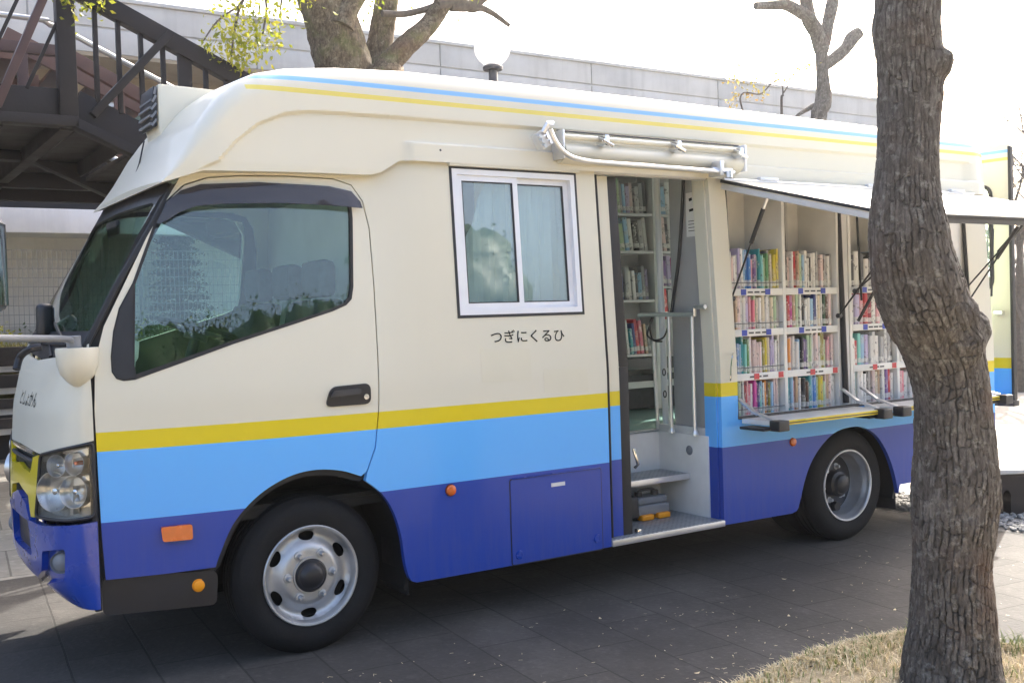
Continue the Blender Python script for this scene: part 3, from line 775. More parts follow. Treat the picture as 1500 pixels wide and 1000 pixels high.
# air-conditioner on the nose
ya0, ya1 = .80, 1.06
pr = lambda q, y=ya0: (un(q[0], q[1], 'y', y).x, un(q[0], q[1], 'y', y).z)
prof = [pr(q) for q in ((233, 184), (231, 124), (234, 122.5), (319, 132), (328, 139), (345, 160), (300, 235), (240, 209), (236, 200))]
def prism(name, prof, y0, y1, mat, parent, bev, inx=0):
    bm = BM(); a = [bm.verts.new((x, y0, z)) for x, z in prof]; b = [bm.verts.new((x, y1, z)) for x, z in prof]
    bm.faces.new(a); bm.faces.new(b[::-1])
    for i in range(len(prof)): bm.faces.new((a[i], b[i], b[(i + 1) % len(prof)], a[(i + 1) % len(prof)]))
    bmesh.ops.recalc_face_normals(bm, faces=bm.faces[:]); return fin(name, bm, mat, parent, bev)
ac = prism('air_conditioner', prof, ya0, ya1, CREAMM, BUS, .012)
ax0, az0 = pr((232, 184)); ax1, az1 = pr((231, 126))
grp = [(ax0 - .002, az0), (ax0 - .022, az0 - .01), (ax0 - .026, az0 + (az1 - az0) * .55), (ax1 - .02, az1), (ax1 + .004, az1)]
gr = prism('grille', grp, ya0 + .012, ya1 - .012, BLK, ac, .005)
bm = BM()
for k in range(5):
    t = (k + .3) / 5; z = az0 + (az1 - az0) * t; xo = ax0 - .030 + max(0, t - .5) * .05
    bar(bm, (xo, ya0 + .02, z), (xo, ya1 - .02, z), .012, .010)
    bar(bm, (xo, ya0 + .009, z - .012), (ax0 - .004, ya0 + .009, z + .022), .006, .010)
fin('louvre', bm, GREYP, ac, 0)
tb('aerial', [un(211, 207, 'y', .95), un(204, 240, 'y', .9), un(198, 258, 'y', .86)], .004, RUB, BUS, 6)

# ---- awning roll above the door
ay = -.045
aw = bx('awning_case', 1.50, 2.79, .02, .045, 2.385, 2.545, CREAMM, BUS, .004)
bm = BM()
ring_ = []
for x in (1.47, 1.475, 2.785, 2.79):
    ring_.append([bm.verts.new((x, ay + .075 - .085 * cos(t), 2.437 + .058 * sin(t))) for t in [i / 18 * 2 * pi for i in range(18)]])
for i in range(3):
    for k in range(18): bm.faces.new((ring_[i][k], ring_[i][(k + 1) % 18], ring_[i + 1][(k + 1) % 18], ring_[i + 1][k]))
bm.faces.new(ring_[0][::-1]); bm.faces.new(ring_[-1]); bmesh.ops.recalc_face_normals(bm, faces=bm.faces[:])
fin('awning_roll', bm, CREAMM, aw)
tb('awning_rail', [(1.45, -.03, 2.516), (2.80, -.03, 2.516)], .016, CREAMM, aw, 10)
tb('awning_edge', [(1.45, .0, 2.552), (2.80, .0, 2.552)], .005, DGREY, aw, 8)
bm = BM(); box(bm, 1.445, 1.458, -.06, .05, 2.395, 2.55); fin('end_plate', bm, ALU, aw, .006)
bm = BM(); box(bm, 2.79, 2.81, -.06, .05, 2.39, 2.55); fin('end_plate', bm, WHITEALU, aw, .006)
pp = [un(x, y, 'y', -.10) for x, y in ((806, 190), (814, 208), (827, 224), (846, 233), (880, 238), (960, 244), (1075, 253))]
tb('awning_pole', curve_pts(pp, 6), .013, ALU, aw, 12)
for px, py in ((888, 206), (994, 214), (1085, 224)):
    q = un(px, py, 'y', -.09)
    bm = BM(); box(bm, q.x - .014, q.x + .014, -.10, -.02, q.z - .03, q.z + .03); tube(bm, [q + Vector((-.03, -.01, .0)), q + Vector((.03, -.02, -.03))], .011, 8); fin('awning_clamp', bm, CHROME, aw, .003)
q = un(797, 204, 'y', -.05)
M = Matrix.Translation(q) @ Matrix.Rotation(-.55, 4, 'Y') @ Matrix.Scale(.72, 4)
bm = BM(); box(bm, -.05, .05, -.01, .07, -.06, .06, M)
for sx in (-.03, .03):
    for sz in (-.04, 0, .04): tube(bm, [M @ Vector((sx, -.012, sz)), M @ Vector((sx, -.03, sz))], .012, 8)
tube(bm, [M @ Vector((.0, -.03, .05)), M @ Vector((.05, -.06, .09)), M @ Vector((.09, -.05, .07))], .016, 8)
fin('pole_bracket', bm, ALU, aw, .002)
q = un(1050, 250, 'y', -.06)
bm = BM(); box(bm, q.x - .07, q.x + .09, -.10, 0, q.z - .012, q.z + .012); box(bm, q.x - .03, q.x, -.12, -.02, q.z - .035, q.z + .05); tube(bm, [q + Vector((.03, -.07, -.01)), q + Vector((.03, -.07, -.05))], .02, 8)
fin('pole_latch', bm, ALU, aw, .002)

# ---- side doorway
leaf = panel('sliding_door', [(1.70, .30), (1.875, .30), (1.875, 2.34), (1.70, 2.34)], [], nearside(.055), PAINT, BUS, .1, .03)
for x in (1.786,): tb('door_rubber', [(x, S(2, .3) + .048, .29), (x, S(2, 1.24) + .048, 1.24), (x, S(2, 2.36) + .048, 2.36)], .008, RUB, leaf, 8)
bm = BM(); box(bm, 1.872, 1.938, .052, .092, .30, 1.26)
for (z0, z1, d) in ((1.26, 2.34, .065),):
    a = box(bm, 1.872, 1.938, .052, .092, z0, z1)
    for v in a:
        if v.co.z > 2: v.co.y += d
fin('door_edge_trim', bm, RUB, leaf, .006)
tb('door_pull', [(1.965, .05, .68), (1.972, .03, .70), (1.958, .05, .79)], .010, CHROME, leaf, 8)
bx('door_guide', 1.955, 1.985, .03, .06, .30, .33, CHROME, leaf, .004)
# door frame on the right (post with the livery carried round its edge)
bm = BM()
for z0, z1 in ((.30, 1.24), (1.24, 2.36)):
    pts = []
    vs = box(bm, 2.590, 2.602, .031, .13, z0, z1)
    for v in vs: v.co.y += S(2.6, v.co.z) * 1.0
fin('door_post', bm, PAINT, BUS, 0)
bx('header_rail', 1.745, 2.60, .075, .12, 2.345, 2.62, INTG, BUS, .003)
st = bx('entrance_step', 1.742, 2.60, -.006, .50, .268, .305, PLATE, BUS, .003)
bx('sill_edge', 1.742, 2.600, -.012, -.006, .268, .303, ALU, st, .002)
bx('stair_side_wall', 2.580, 2.592, .10, .56, .305, .80, INT, BUS, .002)
bx('stair_side_wall', 1.70, 1.712, .10, .56, .305, .80, INT, BUS, .002)
bx('stair_riser', 1.712, 2.58, .545, .557, .305, .80, INT, BUS, .002)
s2 = bx('entrance_step', 1.712, 2.58, .272, .545, .527, .558, PLATE, BUS, .003)
bx('step_nosing', 1.712, 2.58, .266, .272, .524, .560, ALU, s2, .002)
bx('step_panel', 1.712, 2.02, .47, .48, .306, .527, INTG, BUS, .002)
bx('floor_edge', 1.712, 2.58, .535, .60, .806, .812, ALU, BUS, .002)
bx('floor_edge', 2.592, 2.62, .10, .56, .79, .845, INTG, BUS, .002)
bm = BM(); lathe(bm, [(0, .008), (.02, .008), (.026, .004), (.03, 0)], (2.579, .264, .702), '-x', 20)
fin('step_lamp', bm, GREYP, BUS)
# rails in the entrance
rl = tb('hand_rail', [(2.50, .62, 1.545), (2.55, .475, 1.545), (2.55, .15, 1.54), (2.55, .148, 1.585), (2.55, .06, 1.585)], .014, ALU, BUS, 10)
tb('rail_post', [(2.55, .39, .80), (2.55, .39, 1.545)], .012, ALU, rl, 10)
tb('rail_post', [(2.55, .178, .80), (2.55, .178, 1.545)], .012, ALU, rl, 10)
for y in (.39, .178):
    bm = BM(); lathe(bm, [(.022, 0), (.022, .012), (.014, .03), (.013, .03)], (2.55, y, .806), 'z', 16); fin('rail_foot', bm, ALU, rl)
tb('rail_post', [un(964, 630, 'y', .60), un(957, 500, 'y', .60)], .012, ALU, rl, 10)
gp = tb('grab_pole', [un(976, 628, 'y', .66), un(961, 250, 'y', .66)], .021, WHITEALU, BUS, 12)
for py in (545, 577):
    bm = BM(); q = un(974 - (577 - py) * .04, py, 'y', .63); tube(bm, [q + Vector((.012 * cos(t), 0, .022 * sin(t))) for t in [i / 10 * 2 * pi for i in range(11)]], .004, 6, False); fin('pole_hook', bm, DGREY, gp)
bm = BM(); tube(bm, curve_pts([un(958, 462, 'y', .6), un(950, 482, 'y', .58), un(949, 492, 'y', .57), un(960, 498, 'y', .56), un(972, 494, 'y', .56), un(978, 480, 'y', .56)], 5), .006, 6)
tube(bm, curve_pts([un(957, 460, 'y', .58), un(952, 475, 'y', .58), un(956, 497, 'y', .58), un(970, 500, 'y', .56)], 5), .006, 6)
fin('pole_strap', bm, RUB, gp)
# partition beside the door = end of the bookcase
bx('partition', 2.624, 2.640, .10, .44, .805, 2.62, simple('partition_grey', (.36, .36, .37), .55, 0, .08), BUS, .003)
hz = [un(1001, 262, 'x', 2.61), un(999, 310, 'x', 2.61), un(994, 380, 'x', 2.61), un(983, 462, 'x', 2.58)]
tb('belt_strap', curve_pts(hz, 5), .011, RUB, BUS, 8)
npq = [un(1004, 268, 'x', 2.622), un(1033, 268, 'x', 2.622), un(1033, 338, 'x', 2.622), un(1003, 350, 'x', 2.622)]
ya_, yb_ = npq[1].y, npq[0].y
nt_ = bx('notice', 2.6205, 2.6235, ya_, yb_, 2.02, 2.29, PAPER, None, 0)
tag(nt_, 'white paper notice with a dark arrow taped up inside the open side door', 'notice')
bm = BM(); zz = 2.18
bar(bm, (2.6195, yb_ - .03, zz), (2.6195, ya_ + .04, zz + .012), .002, .016); bar(bm, (2.6195, ya_ + .035, zz - .03), (2.6195, ya_ + .035, zz + .05), .002, .012)
bar(bm, (2.6195, yb_ - .02, zz - .025), (2.6195, yb_ - .02, zz + .02), .002, .010)
for k, w in enumerate((.8, .6, .75, .5)):
    z = 2.115 - k * .02; bar(bm, (2.6195, yb_ - .02, z), (2.6195, yb_ - .02 - (yb_ - ya_ - .04) * w, z), .002, .004)
for k in range(3): bar(bm, (2.6195, yb_ - .03 - k * .05, 2.245), (2.6195, yb_ - .055 - k * .05, 2.25), .002, .018)
fin('notice_print', bm, BLACKINK, nt_)
# tool case on the lowest step
TC = thing('tool_case', 'small grey and black tool case with two orange feet on the entrance step', 'tool case', (2.24, .37, .306))
bm = BM(); vs = box(bm, 2.08, 2.20, .29, .45, .32, .462)
for v in vs:
    if v.co.z > .4: v.co.x += (.02 if v.co.x < 2.1 else -.012)
fin('end_cover', bm, BLK, TC, .025, 50, 3)
bm = BM(); box(bm, 2.19, 2.44, .30, .45, .33, .395); box(bm, 2.20, 2.43, .31, .44, .395, .44); fin('case_body', bm, GREYP, TC, .014, 50, 3)
for x in (2.25, 2.38):
    bm = BM(); lathe(bm, [(0, .03), (.022, .028), (.026, .0)], (x, .372, .440), 'z', 16); fin('knob', bm, BLK, TC)
    bm = BM(); box(bm, x - .05, x + .045, .275, .33, .306, .340); fin('foot', bm, ORNG, TC, .010, 50, 3)
tb('handle', curve_pts([(2.24, .37, .445), (2.26, .37, .475), (2.36, .37, .475), (2.39, .37, .445)], 5), .009, DGREY, TC, 8)

# ---- bookcase behind the hatch
Y0B, Y1B = .088, .40
CASE = bx('bookcase', 2.66, 5.20, Y1B, Y1B + .015, .88, 2.62, INT, BUS, 0)
ROWZ = [1.680, 1.428, 1.154, .897]            # tops of the shelf boards, top row first
COLS = [(2.755, 3.238), (3.268, 3.752), (3.905, 4.36), (4.385, 4.70)]
bx('closed_panel', 4.72, 5.14, Y0B - .01, Y0B + .002, .90, 2.31, INT, CASE, .003); bx('panel_bead', 4.95, 4.965, Y0B - .02, Y0B - .01, .90, 2.31, INTG, CASE, .002)
for x in (2.728, 3.253, 3.765, 3.885, 4.372, 4.712, 5.145):
    bx('upright', x - .013, x + .013, Y0B - .012, Y1B, .87, 2.34, SHELF, CASE, .002)
for r, z in enumerate(ROWZ):
    for c, (a, b) in enumerate(COLS):
        sh = bx('shelf_board', a - .001, b + .001, Y0B - .006, Y1B, z - .028, z, SHELF, CASE, .002)
        bx('shelf_lip', a, b, Y0B - .010, Y0B - .006, z - .034, z + .010, SHELF, sh, .001)
        m_ = BLUELAB if r < 2 else REDLAB
        for t in ((.28, .72) if r < 2 else (.48, .93)):
            xx = a + (b - a) * t; bm = BM(); box(bm, xx - .022, xx + .022, Y0B - .0125, Y0B - .0103, z - .030, z + .006); fin('label', bm, m_, sh, 0)
        bm = BM()
        for q in range(3):
            xx = a + (b - a) * (.40 + q * .12); box(bm, xx - .02, xx + .022, Y0B - .0122, Y0B - .0103, z - .018, z - .008)
        fin('label_print', bm, DGREY, sh, 0)
    tb('book_guard', [(2.755, Y0B - .003, z + .045), (3.238, Y0B - .003, z + .045)], .0025, DGREY, CASE, 6)
bx('back_brace', 2.98, 3.0, Y1B - .03, Y1B, 1.7, 2.36, INTG, CASE, .002)
bx('back_brace', 3.60, 3.62, Y1B - .03, Y1B, 1.7, 2.36, INTG, CASE, .002)
bx('hatch_top_frame', 2.742, 5.14, .075, .12, 2.30, 2.33, DGREY, BUS, .003)

BCOL = {'white': (.70, .69, .67), 'cream': (.66, .58, .44), 'pink': (.68, .36, .40), 'red': (.55, .045, .06), 'rose': (.62, .16, .22), 'blue': (.06, .22, .55), 'light blue': (.30, .48, .66),
        'dark blue': (.03, .05, .20), 'teal': (.04, .30, .34), 'turquoise': (.22, .55, .50), 'green': (.13, .32, .12), 'dark green': (.04, .10, .05), 'pale green': (.42, .56, .36), 'yellow': (.62, .50, .04),
        'olive': (.30, .27, .06), 'orange': (.68, .26, .05), 'tan': (.50, .34, .22), 'brown': (.10, .05, .035), 'black': (.02, .02, .025), 'grey': (.36, .36, .37), 'dark grey': (.10, .10, .11), 'purple': (.16, .09, .26),
        'lilac': (.48, .42, .62), 'pale pink': (.70, .54, .52), 'dark red': (.28, .02, .04), 'magenta': (.50, .05, .28)}
AB = {'w': 'white', 'c': 'cream', 'p': 'pink', 'r': 'red', 's': 'rose', 'b': 'blue', 'l': 'light blue', 'B': 'dark blue', 't': 'teal', 'q': 'turquoise', 'g': 'green', 'D': 'dark green', 'G': 'pale green', 'y': 'yellow',
      'o': 'olive', 'O': 'orange', 'a': 'tan', 'n': 'brown', 'k': 'black', 'e': 'grey', 'd': 'dark grey', 'u': 'purple', 'v': 'lilac', 'P': 'pale pink', 'R': 'dark red', 'm': 'magenta'}
ROWN = ['top shelf', 'second shelf', 'third shelf', 'bottom shelf']
SEQ = [['PwPwwvwlbbpuetqGgdcyy', 'wkPwsraGlwwkwwedPnewe'.replace('s', 'p', 1), 'kwdweklPw', 'wrwPkwep', 'wrwkw'],
       ['woeaPwwvpsGcwcwwcGe'.replace('e', 'd', 1), 'wrmaGGwkwwlBwcwDnPe', 'wvprRwpwPe', 'wwePrwkw', 'wcrwp'],
       ['GoqbbltqgwPPPPPwoycvvwGw', 'rOPwwlkuBGGwPwooGppP', 'wrqlvwwwewek', 'wwPekwrlw', 'rwwpw'],
       ['wPDGGwwRrpswmmBqlwOnolBPPe', 'wtlpawekwntlbbGyyGPaPwww', 'wqwwwkePcawurw', 'pswwPpwr', 'wprww']]
SEQ = [[''.join(ch for ch in s if ch in AB) for s in r] for r in SEQ]
COLN = ['first hatch column', 'second hatch column', 'third hatch column', 'hatch column beside the trunk']
ORD = ['first', 'second', 'third', 'fourth', 'fifth', 'sixth', 'seventh', 'eighth', 'ninth', 'tenth', 'eleventh', 'twelfth']
BMESH = []
rb = random.Random(5)
for k in range(9):                                  # nine sizes of book: cover boards, spine and page block in one mesh
    w, h, d = (.017 + .0022 * k), rb.uniform(.176, .214), rb.uniform(.13, .16)
    b = BM(); vs = box(b, -w / 2, w / 2, 0, d, 0, h)
    es = [e for e in b.edges if all(v.co.y < .001 for v in e.verts) and abs(e.verts[0].co.x - e.verts[1].co.x) < 1e-5]
    bmesh.ops.bevel(b, geom=es, offset=w * .28, segments=3, profile=.5, affect='EDGES')
    me = bpy.data.meshes.new('book'); b.to_mesh(me); b.free(); me.materials.append(BOOK); me.shade_smooth(); me.set_sharp_from_angle(angle=radians(40))
    BMESH.append((w, h, d, me))
def put_book(k, x, y, z, col, tilt=0, pitch=0):
    o = bpy.data.objects.new('book', BMESH[k][3]); COL.objects.link(o)
    o.location = (x, y, z); o.rotation_euler = (pitch, tilt, rb.uniform(-.02, .02))
    c = BCOL[col]; j = rb.uniform(.85, 1.12)
    o.color = (min(1, c[0] * j), min(1, c[1] * j), min(1, c[2] * j), 1)
    o.scale = (1, 1, rb.uniform(.86, 1.07))
    return o
def shelf_row(seq, a, b, y, z, where, group, fit=1.0, lean=0, hmax=1.0):
    ks = [min(8, max(0, int(rb.gauss(3.2, 2)))) for _ in seq]
    tot = sum(BMESH[k][0] for k in ks) + .001 * len(ks)
    f = (b - a) * fit / tot
    x = a + .002; cnt = {}; res = []
    for ch, k in zip(seq, ks):
        w = BMESH[k][0] * f; col = AB[ch]
        o = put_book(k, x + w / 2, y + rb.uniform(0, .022), z + .0008, col, lean + rb.gauss(0, .008))
        o.scale = (f * .965, 1, o.scale[2] * hmax)
        x += w + .001 * f
        cnt.setdefault(col, []).append(o)
    for col, os_ in cnt.items():
        for i, o in enumerate(os_):
            if len(os_) == 1: t = 'only %s book on the %s' % (col, where)
            else: t = '%s %s book from the left on the %s' % (ORD[i], col, where)
            tag(o, t, 'book', group)
for r in range(4):
    for c in range(4):
        a, b = COLS[c]
        shelf_row(SEQ[r][c], a + .004, b - .006, Y0B, ROWZ[r], '%s of %s' % (ROWN[r], COLN[c]), 'books in the side hatch', .97, 0, 1.2 if r == 0 else 1.12)

# ---- inner bookcase on the far wall, seen through the side door
YI = 1.66
inn = bx('inner_bookcase', 2.85, 4.25, 1.832, 1.842, .81, 2.62, INTG, BUS, 0)
for x in (3.10, 3.545, 4.02): bx('upright', x - .02, x + .02, YI - .02, 1.83, .81, 2.62, INTG, inn, .002)
IZ = [2.318, 2.032, 1.658, 1.240]; IZ2 = [2.318, 2.032, 1.76, 1.50]
for c, (a, b, zs) in enumerate(((3.12, 3.525, IZ), (3.565, 4.0, IZ2))):
    for z in zs: bx('shelf_board', a, b, YI - .015, 1.83, z - .02, z, INTG, inn, .002)
    for z in (1.0,): bx('cupboard_panel', a, b, YI + .02, YI + .03, .82, z + .08, SEATM, inn, .002)
    bx('drawer_front', a, b, YI - .01, YI + .01, 1.12, 1.21, DGREY, inn, .003); bx('drawer_front', a, b, YI - .01, YI + .01, .98, 1.03, INTG, inn, .003)
ISEQ = [['weGelvPeed', 'BlwG'], ['ycGlwkew', 'PaPdwk'], ['vtcBewwdlev', 'evuvm'], ['lwPewtBrsae', 'ereu']]
for r in range(4):
    for c in range(2):
        a, b = ((3.13, 3.51), (3.575, 3.80))[c]; z = (IZ, IZ2)[c][r]
        shelf_row(ISEQ[r][c], a, b, YI + .01, z, 'inner %s, %s the pole' % (['top shelf', 'second shelf', 'third shelf', 'fourth shelf'][r], ['left of', 'right of'][c]), 'books on the inner bookcase', 1.0, -.06 if r % 2 == 0 else -.11, 1.22)

# ---- raised hatch flap, its struts and the fold-down counter
fl0 = Vector((0, .03, 2.335)); dy, dz = -1.165, -.302
ud = Vector((0, dy, dz)).normalized(); un_ = Vector((0, dz, -dy)).normalized()
if un_.z < 0: un_ = -un_
FLEN = 1.20
def slab(name, x0, x1, a0, a1, t0, t1, mat, parent, bev=.004):
    M = Matrix(((1, 0, 0, 0), (0, ud.y, un_.y, fl0.y), (0, ud.z, un_.z, fl0.z), (0, 0, 0, 1)))
    bm = BM(); box(bm, x0, x1, a0, a1, t0, t1, M); bmesh.ops.recalc_face_normals(bm, faces=bm.faces[:]); return fin(name, bm, mat, parent, bev)
flap = slab('hatch_flap', 2.665, 5.20, .01, FLEN, -.012, .012, CREAMM, BUS)
slab('flap_lining', 2.69, 5.17, .03, FLEN - .03, -.030, -.012, INT, flap)
for x in (2.665, 5.178): slab('flap_rim', x, x + .022, .02, FLEN, -.045, -.012, INTG, flap)
slab('flap_rim', 2.69, 5.176, FLEN - .022, FLEN, -.040, -.012, DGREY, flap)
for xx in (2.664, 5.2): slab('flap_seal', xx - .003, xx + .003, .01, FLEN, -.006, .013, RUB, flap, 0)
slab('flap_seal', 2.67, 5.19, FLEN + .0005, FLEN + .006, -.014, .006, RUB, flap, .002)
for x in (2.95, 3.8, 4.65, 5.0):
    bm = BM(); lathe(bm, [(0, .012), (.022, .01), (.028, 0)], (x, 0, 0), 'z', 16)
    bm.transform(Matrix.Translation(fl0 + ud * .8 - un_ * .03 ) @ Matrix.Rotation(pi, 4, 'X')); fin('flap_button', bm, RUB, flap)
tb('flap_hinge', [(2.68, .012, 2.345), (5.18, .012, 2.345)], .011, ALU, BUS, 10)
for x0 in (2.98, 4.0, 4.9): bx('hinge_plate', x0, x0 + .16, -.004, .03, 2.352, 2.372, WHITEALU, BUS, .003)
slab('flap_stripe', 2.70, 5.15, FLEN - .145, FLEN - .07, .0125, .0145, YELM, flap, 0)
def strut(x, top_a, foot):
    top = fl0 + ud * top_a - un_ * .04; top.x = x; foot = Vector(foot)
    mid = top.lerp(foot, .45)
    s = tb('gas_strut', [mid, foot], .006, RUB, BUS, 10); q1 = top.lerp(foot, .12)
    tb('strut_cylinder', [q1, mid], .013, RUB, s, 12); tb('strut_end', [top, q1], .009, ALU, s, 10)
    bm = BM(); tube(bm, [foot + Vector((-.012, 0, 0)), foot + Vector((.02, 0, 0))], .016, 10); fin('strut_pivot', bm, DGREY, s)
strut(2.775, .30, (2.765, .055, 1.63)); strut(3.735, .62, (3.745, .06, 1.50)); strut(4.03, .62, (3.905, .05, 1.66)); strut(5.09, .55, (5.02, .04, 1.60)); strut(4.90, .62, (5.10, .05, 1.52))
bm = BM(); bar(bm, un(1310, 372, 'y', -.05), un(1257, 470, 'y', .02), .012, .018); bar(bm, un(1255, 312, 'y', .06), un(1262, 440, 'y', .03), .010, .012)
fin('strut_link', bm, RUB, BUS, .002)
def counter(x0, x1):
    ct = bx('fold_down_counter', x0, x1, -.262, -.004, .872, .900, SHELF, BUS, .004)
    bx('counter_edge', x0 + .012, x1 - .012, -.268, -.262, .870, .898, YELM, ct, .002)
    bx('counter_edge', x0 + .012, x1 - .012, -.272, -.268, .880, .886, BLK, ct, 0)
    for x in (x0 + .03, x1 - .06):
        b = BM(); box(b, x - .04, x + .05, -.315, -.235, .842, .905); box(b, x - .10, x + .01, -.25, -.05, .845, .862); fin('corner_buffer', b, BLK, ct, .010, 50, 3)
        b = BM(); bar(b, (x - .03, .02, 1.02), (x - .01, -.12, .93), .012, .03, (1, 0, 0)); bar(b, (x - .02, -.10, .945), (x + .0, -.24, .905), .012, .034, (1, 0, 0))
        fin('folding_stay', b, ALU, ct, .002)
counter(2.765, 3.80); counter(3.90, 5.12)

# ---- wheels
def wheel(cx, yo, rear=False, far=False):
    s = -1 if not far else 1
    R, rr, W = .372, .232, .20
    C = (cx, yo, .372)
    bm = BM()
    prof = [(.228, -.01), (.240, .006), (.262, .013), (.300, .016), (.332, .008), (.350, -.006), (.362, -.020), (R - .001, -.032), (R, -.05), (R, -.058), (R - .010, -.060), (R - .010, -.068), (R, -.070), (R, -.098), (R - .010, -.100), (R - .010, -.108), (R, -.110), (R, -.138), (R - .01, -.14), (R - .01, -.148), (R, -.15), (R - .003, -.17), (.345, -.195), (.30, -.205), (.235, -.19), (.228, -.17)]
    lathe(bm, prof, C, '-y', 72)
    t = fin('wheel', bm, TYRE, BUS, 0, 30)
    bm = BM()
    for k in range(40):
        a = 2 * pi * k / 40
        for rr_ in (.309,):
            p0 = Vector((C[0] + .286 * cos(a), C[1] - .0160, C[2] + .286 * sin(a))); p1 = Vector((C[0] + .30 * cos(a), C[1] - .0165, C[2] + .30 * sin(a)))
            bar(bm, p0, p1, .002, .004)
    bm.free()
    # rim flange and barrel
    bm = BM()
    if not rear:
        lathe(bm, [(.214, -.03), (.219, .004), (.226, .013), (.234, .015), (.2385, .011), (.2385, .000), (.232, -.012)], C, '-y', 72)
        rim = fin('rim', bm, STEEL, t, 0, 35)
        dish = [(.0, -.008), (.07, -.008), (.128, -.008), (.140, -.014), (.155, -.026), (.178, -.044), (.200, -.042), (.2155, -.020), (.24, -.018)]
        def df(x, z):
            r = sqrt(x * x + z * z); return Vector((C[0] + x, C[1] - interp(dish, r) * 1.0, C[2] + z))
        circ = lambda r, n=48: [(r * cos(2 * pi * k / n), r * sin(2 * pi * k / n)) for k in range(n)]
        holes = [circ(.078, 32)]
        for k in range(6):
            a = 2 * pi * k / 6 + pi / 2; cxh, czh = .184 * cos(a), .184 * sin(a)
            holes.append([(cxh + .040 * cos(q) * -sin(a) + .0225 * sin(q) * cos(a), czh + .040 * cos(q) * cos(a) + .0225 * sin(q) * sin(a)) for q in [2 * pi * j / 20 for j in range(20)]])
        panel('wheel_disc', circ(.217, 72), holes, df, STEEL, rim, .014, .008, False, 50)
        bm = BM(); lathe(bm, [(.205, -.06), (.19, -.10), (.10, -.11), (0, -.11)], C, '-y', 40); fin('brake_drum', bm, DRED, t)
        bm = BM(); lathe(bm, [(0, .045), (.035, .045), (.050, .036), (.062, .020), (.070, .018), (.079, .004), (.080, -.03)], C, '-y', 40); fin('hub', bm, BLK, t)
        bm = BM(); lathe(bm, [(.079, -.006), (.079, .001), (.086, .001), (.088, -.008)], C, '-y', 40); fin('hub_ring', bm, STEEL, t)
        nn, nr, nd = 6, .112, -.006
    else:
        lathe(bm, [(.195, -.135), (.205, -.12), (.208, -.06), (.211, -.035), (.2215, -.02), (.222, .004), (.228, .012), (.236, .013), (.2385, .008), (.2385, -.012)], C, '-y', 72)
        rim = fin('rim', bm, STEEL, t, 0, 35)
        bm = BM(); lathe(bm, [(.07, -.118), (.12, -.12), (.15, -.135), (.196, -.137)], C, '-y', 56); fin('wheel_disc', bm, DGREY, rim)
        bm = BM(); lathe(bm, [(0, -.02), (.045, -.02), (.06, -.03), (.066, -.05), (.085, -.06), (.09, -.12)], C, '-y', 40); fin('hub', bm, BLK, t)
        nn, nr, nd = 6, .116, -.122
        b2 = BM(); lathe(b2, [(0, -.09), (.03, -.09), (.034, -.12)], (C[0] + .01, C[1], C[2] - .155), '-y', 16); fin('valve_boss', b2, BLK, rim)
    for k in range(nn):
        a = 2 * pi * k / nn + (0 if not rear else .2)
        bm = BM(); p = (C[0] + nr * cos(a), C[1], C[2] + nr * sin(a))
        lathe(bm, [(0, nd + .034), (.009, nd + .033), (.0125, nd + .026), (.0125, nd + .006)], p, '-y', 6); lathe(bm, [(.0126, nd + .008), (.021, nd + .006), (.022, nd - .002)], p, '-y', 18); fin('wheel_nut', bm, STEEL, rim, 0, 25)
    if far:
        for o in [t] + list(t.children) + [c for d in t.children for c in d.children]:
            for v in o.data.vertices: v.co.y = 2 * (YK if cx < 1 else YC) - v.co.y
            o.data.flip_normals()
    return t
wheel(0, .085); wheel(3.79, .062, True); wheel(0, .085, far=True); wheel(3.79, .062, True, True)
bm = BM(); lathe(bm, [(.228, .0), (.30, .012), (.35, -.006), (.372, -.03), (.372, -.17), (.30, -.2), (.228, -.17)], (3.79, .30, .372), '-y', 48); fin('inner_wheel', bm, TYRE, BUS)
# wheel arches, chassis, mud flaps
def arch_liner(cx, r, y0, y1):
    bm = BM(); n = 24; prev = None
    for k in range(n + 1):
        a = -.30 + (pi + .30) * k / n
        c = [bm.verts.new((cx + q * cos(a), y, .375 + q * sin(a))) for q, y in ((r, y0), (r, y1), (r + .02, y1), (r + .02, y0))]
        if prev:
            for j in range(4): bm.faces.new((prev[j], c[j], c[(j + 1) % 4], prev[(j + 1) % 4]))
        prev = c
    bmesh.ops.recalc_face_normals(bm, faces=bm.faces[:]); return fin('wheel_arch', bm, DRED, BUS, 0)
arch_liner(0, .51, .085, .5); arch_liner(3.77, .47, .035, .62)
bx('arch_back', -.5, .52, .50, .51, .30, .86, DRED, BUS, 0); bx('arch_back', 3.28, 4.26, .63, .64, .30, .86, DRED, BUS, 0)
for y in (.58, 1.26): bx('chassis_rail', -.9, 5.3, y, y + .08, .50, .68, DRED, BUS, .004)
bx('front_axle', -.06, .06, .25, 1.6, .32, .42, DRED, BUS, .01); bx('rear_axle', 3.70, 3.88, .30, 1.65, .28, .46, DRED, BUS, .04)
bx('fuel_tank', .85, 1.66, .12, .5, .30, .66, DRED, BUS, .03); bx('battery_box', 2.7, 3.2, .10, .5, .32, .66, DRED, BUS, .02)
bx('underfloor', -.8, 1.70, .17, 1.70, .69, .72, DRED, BUS, 0); bx('underfloor', 1.70, 2.60, .57, 1.80, .69, .72, DRED, BUS, 0); bx('underfloor', 2.60, 5.3, .17, 1.80, .69, .72, DRED, BUS, 0)
bx('mud_flap', .505, .515, .08, .36, .19, .55, RUB, BUS, .003)
M = Matrix.Translation((4.25, 0, 0)); bx('mud_flap', 4.268, 4.278, .05, .60, .15, .62, RUB, BUS, .003)
bx('rear_underrun', 5.22, 5.27, .15, 1.8, .34, .44, DRED, BUS, .006)
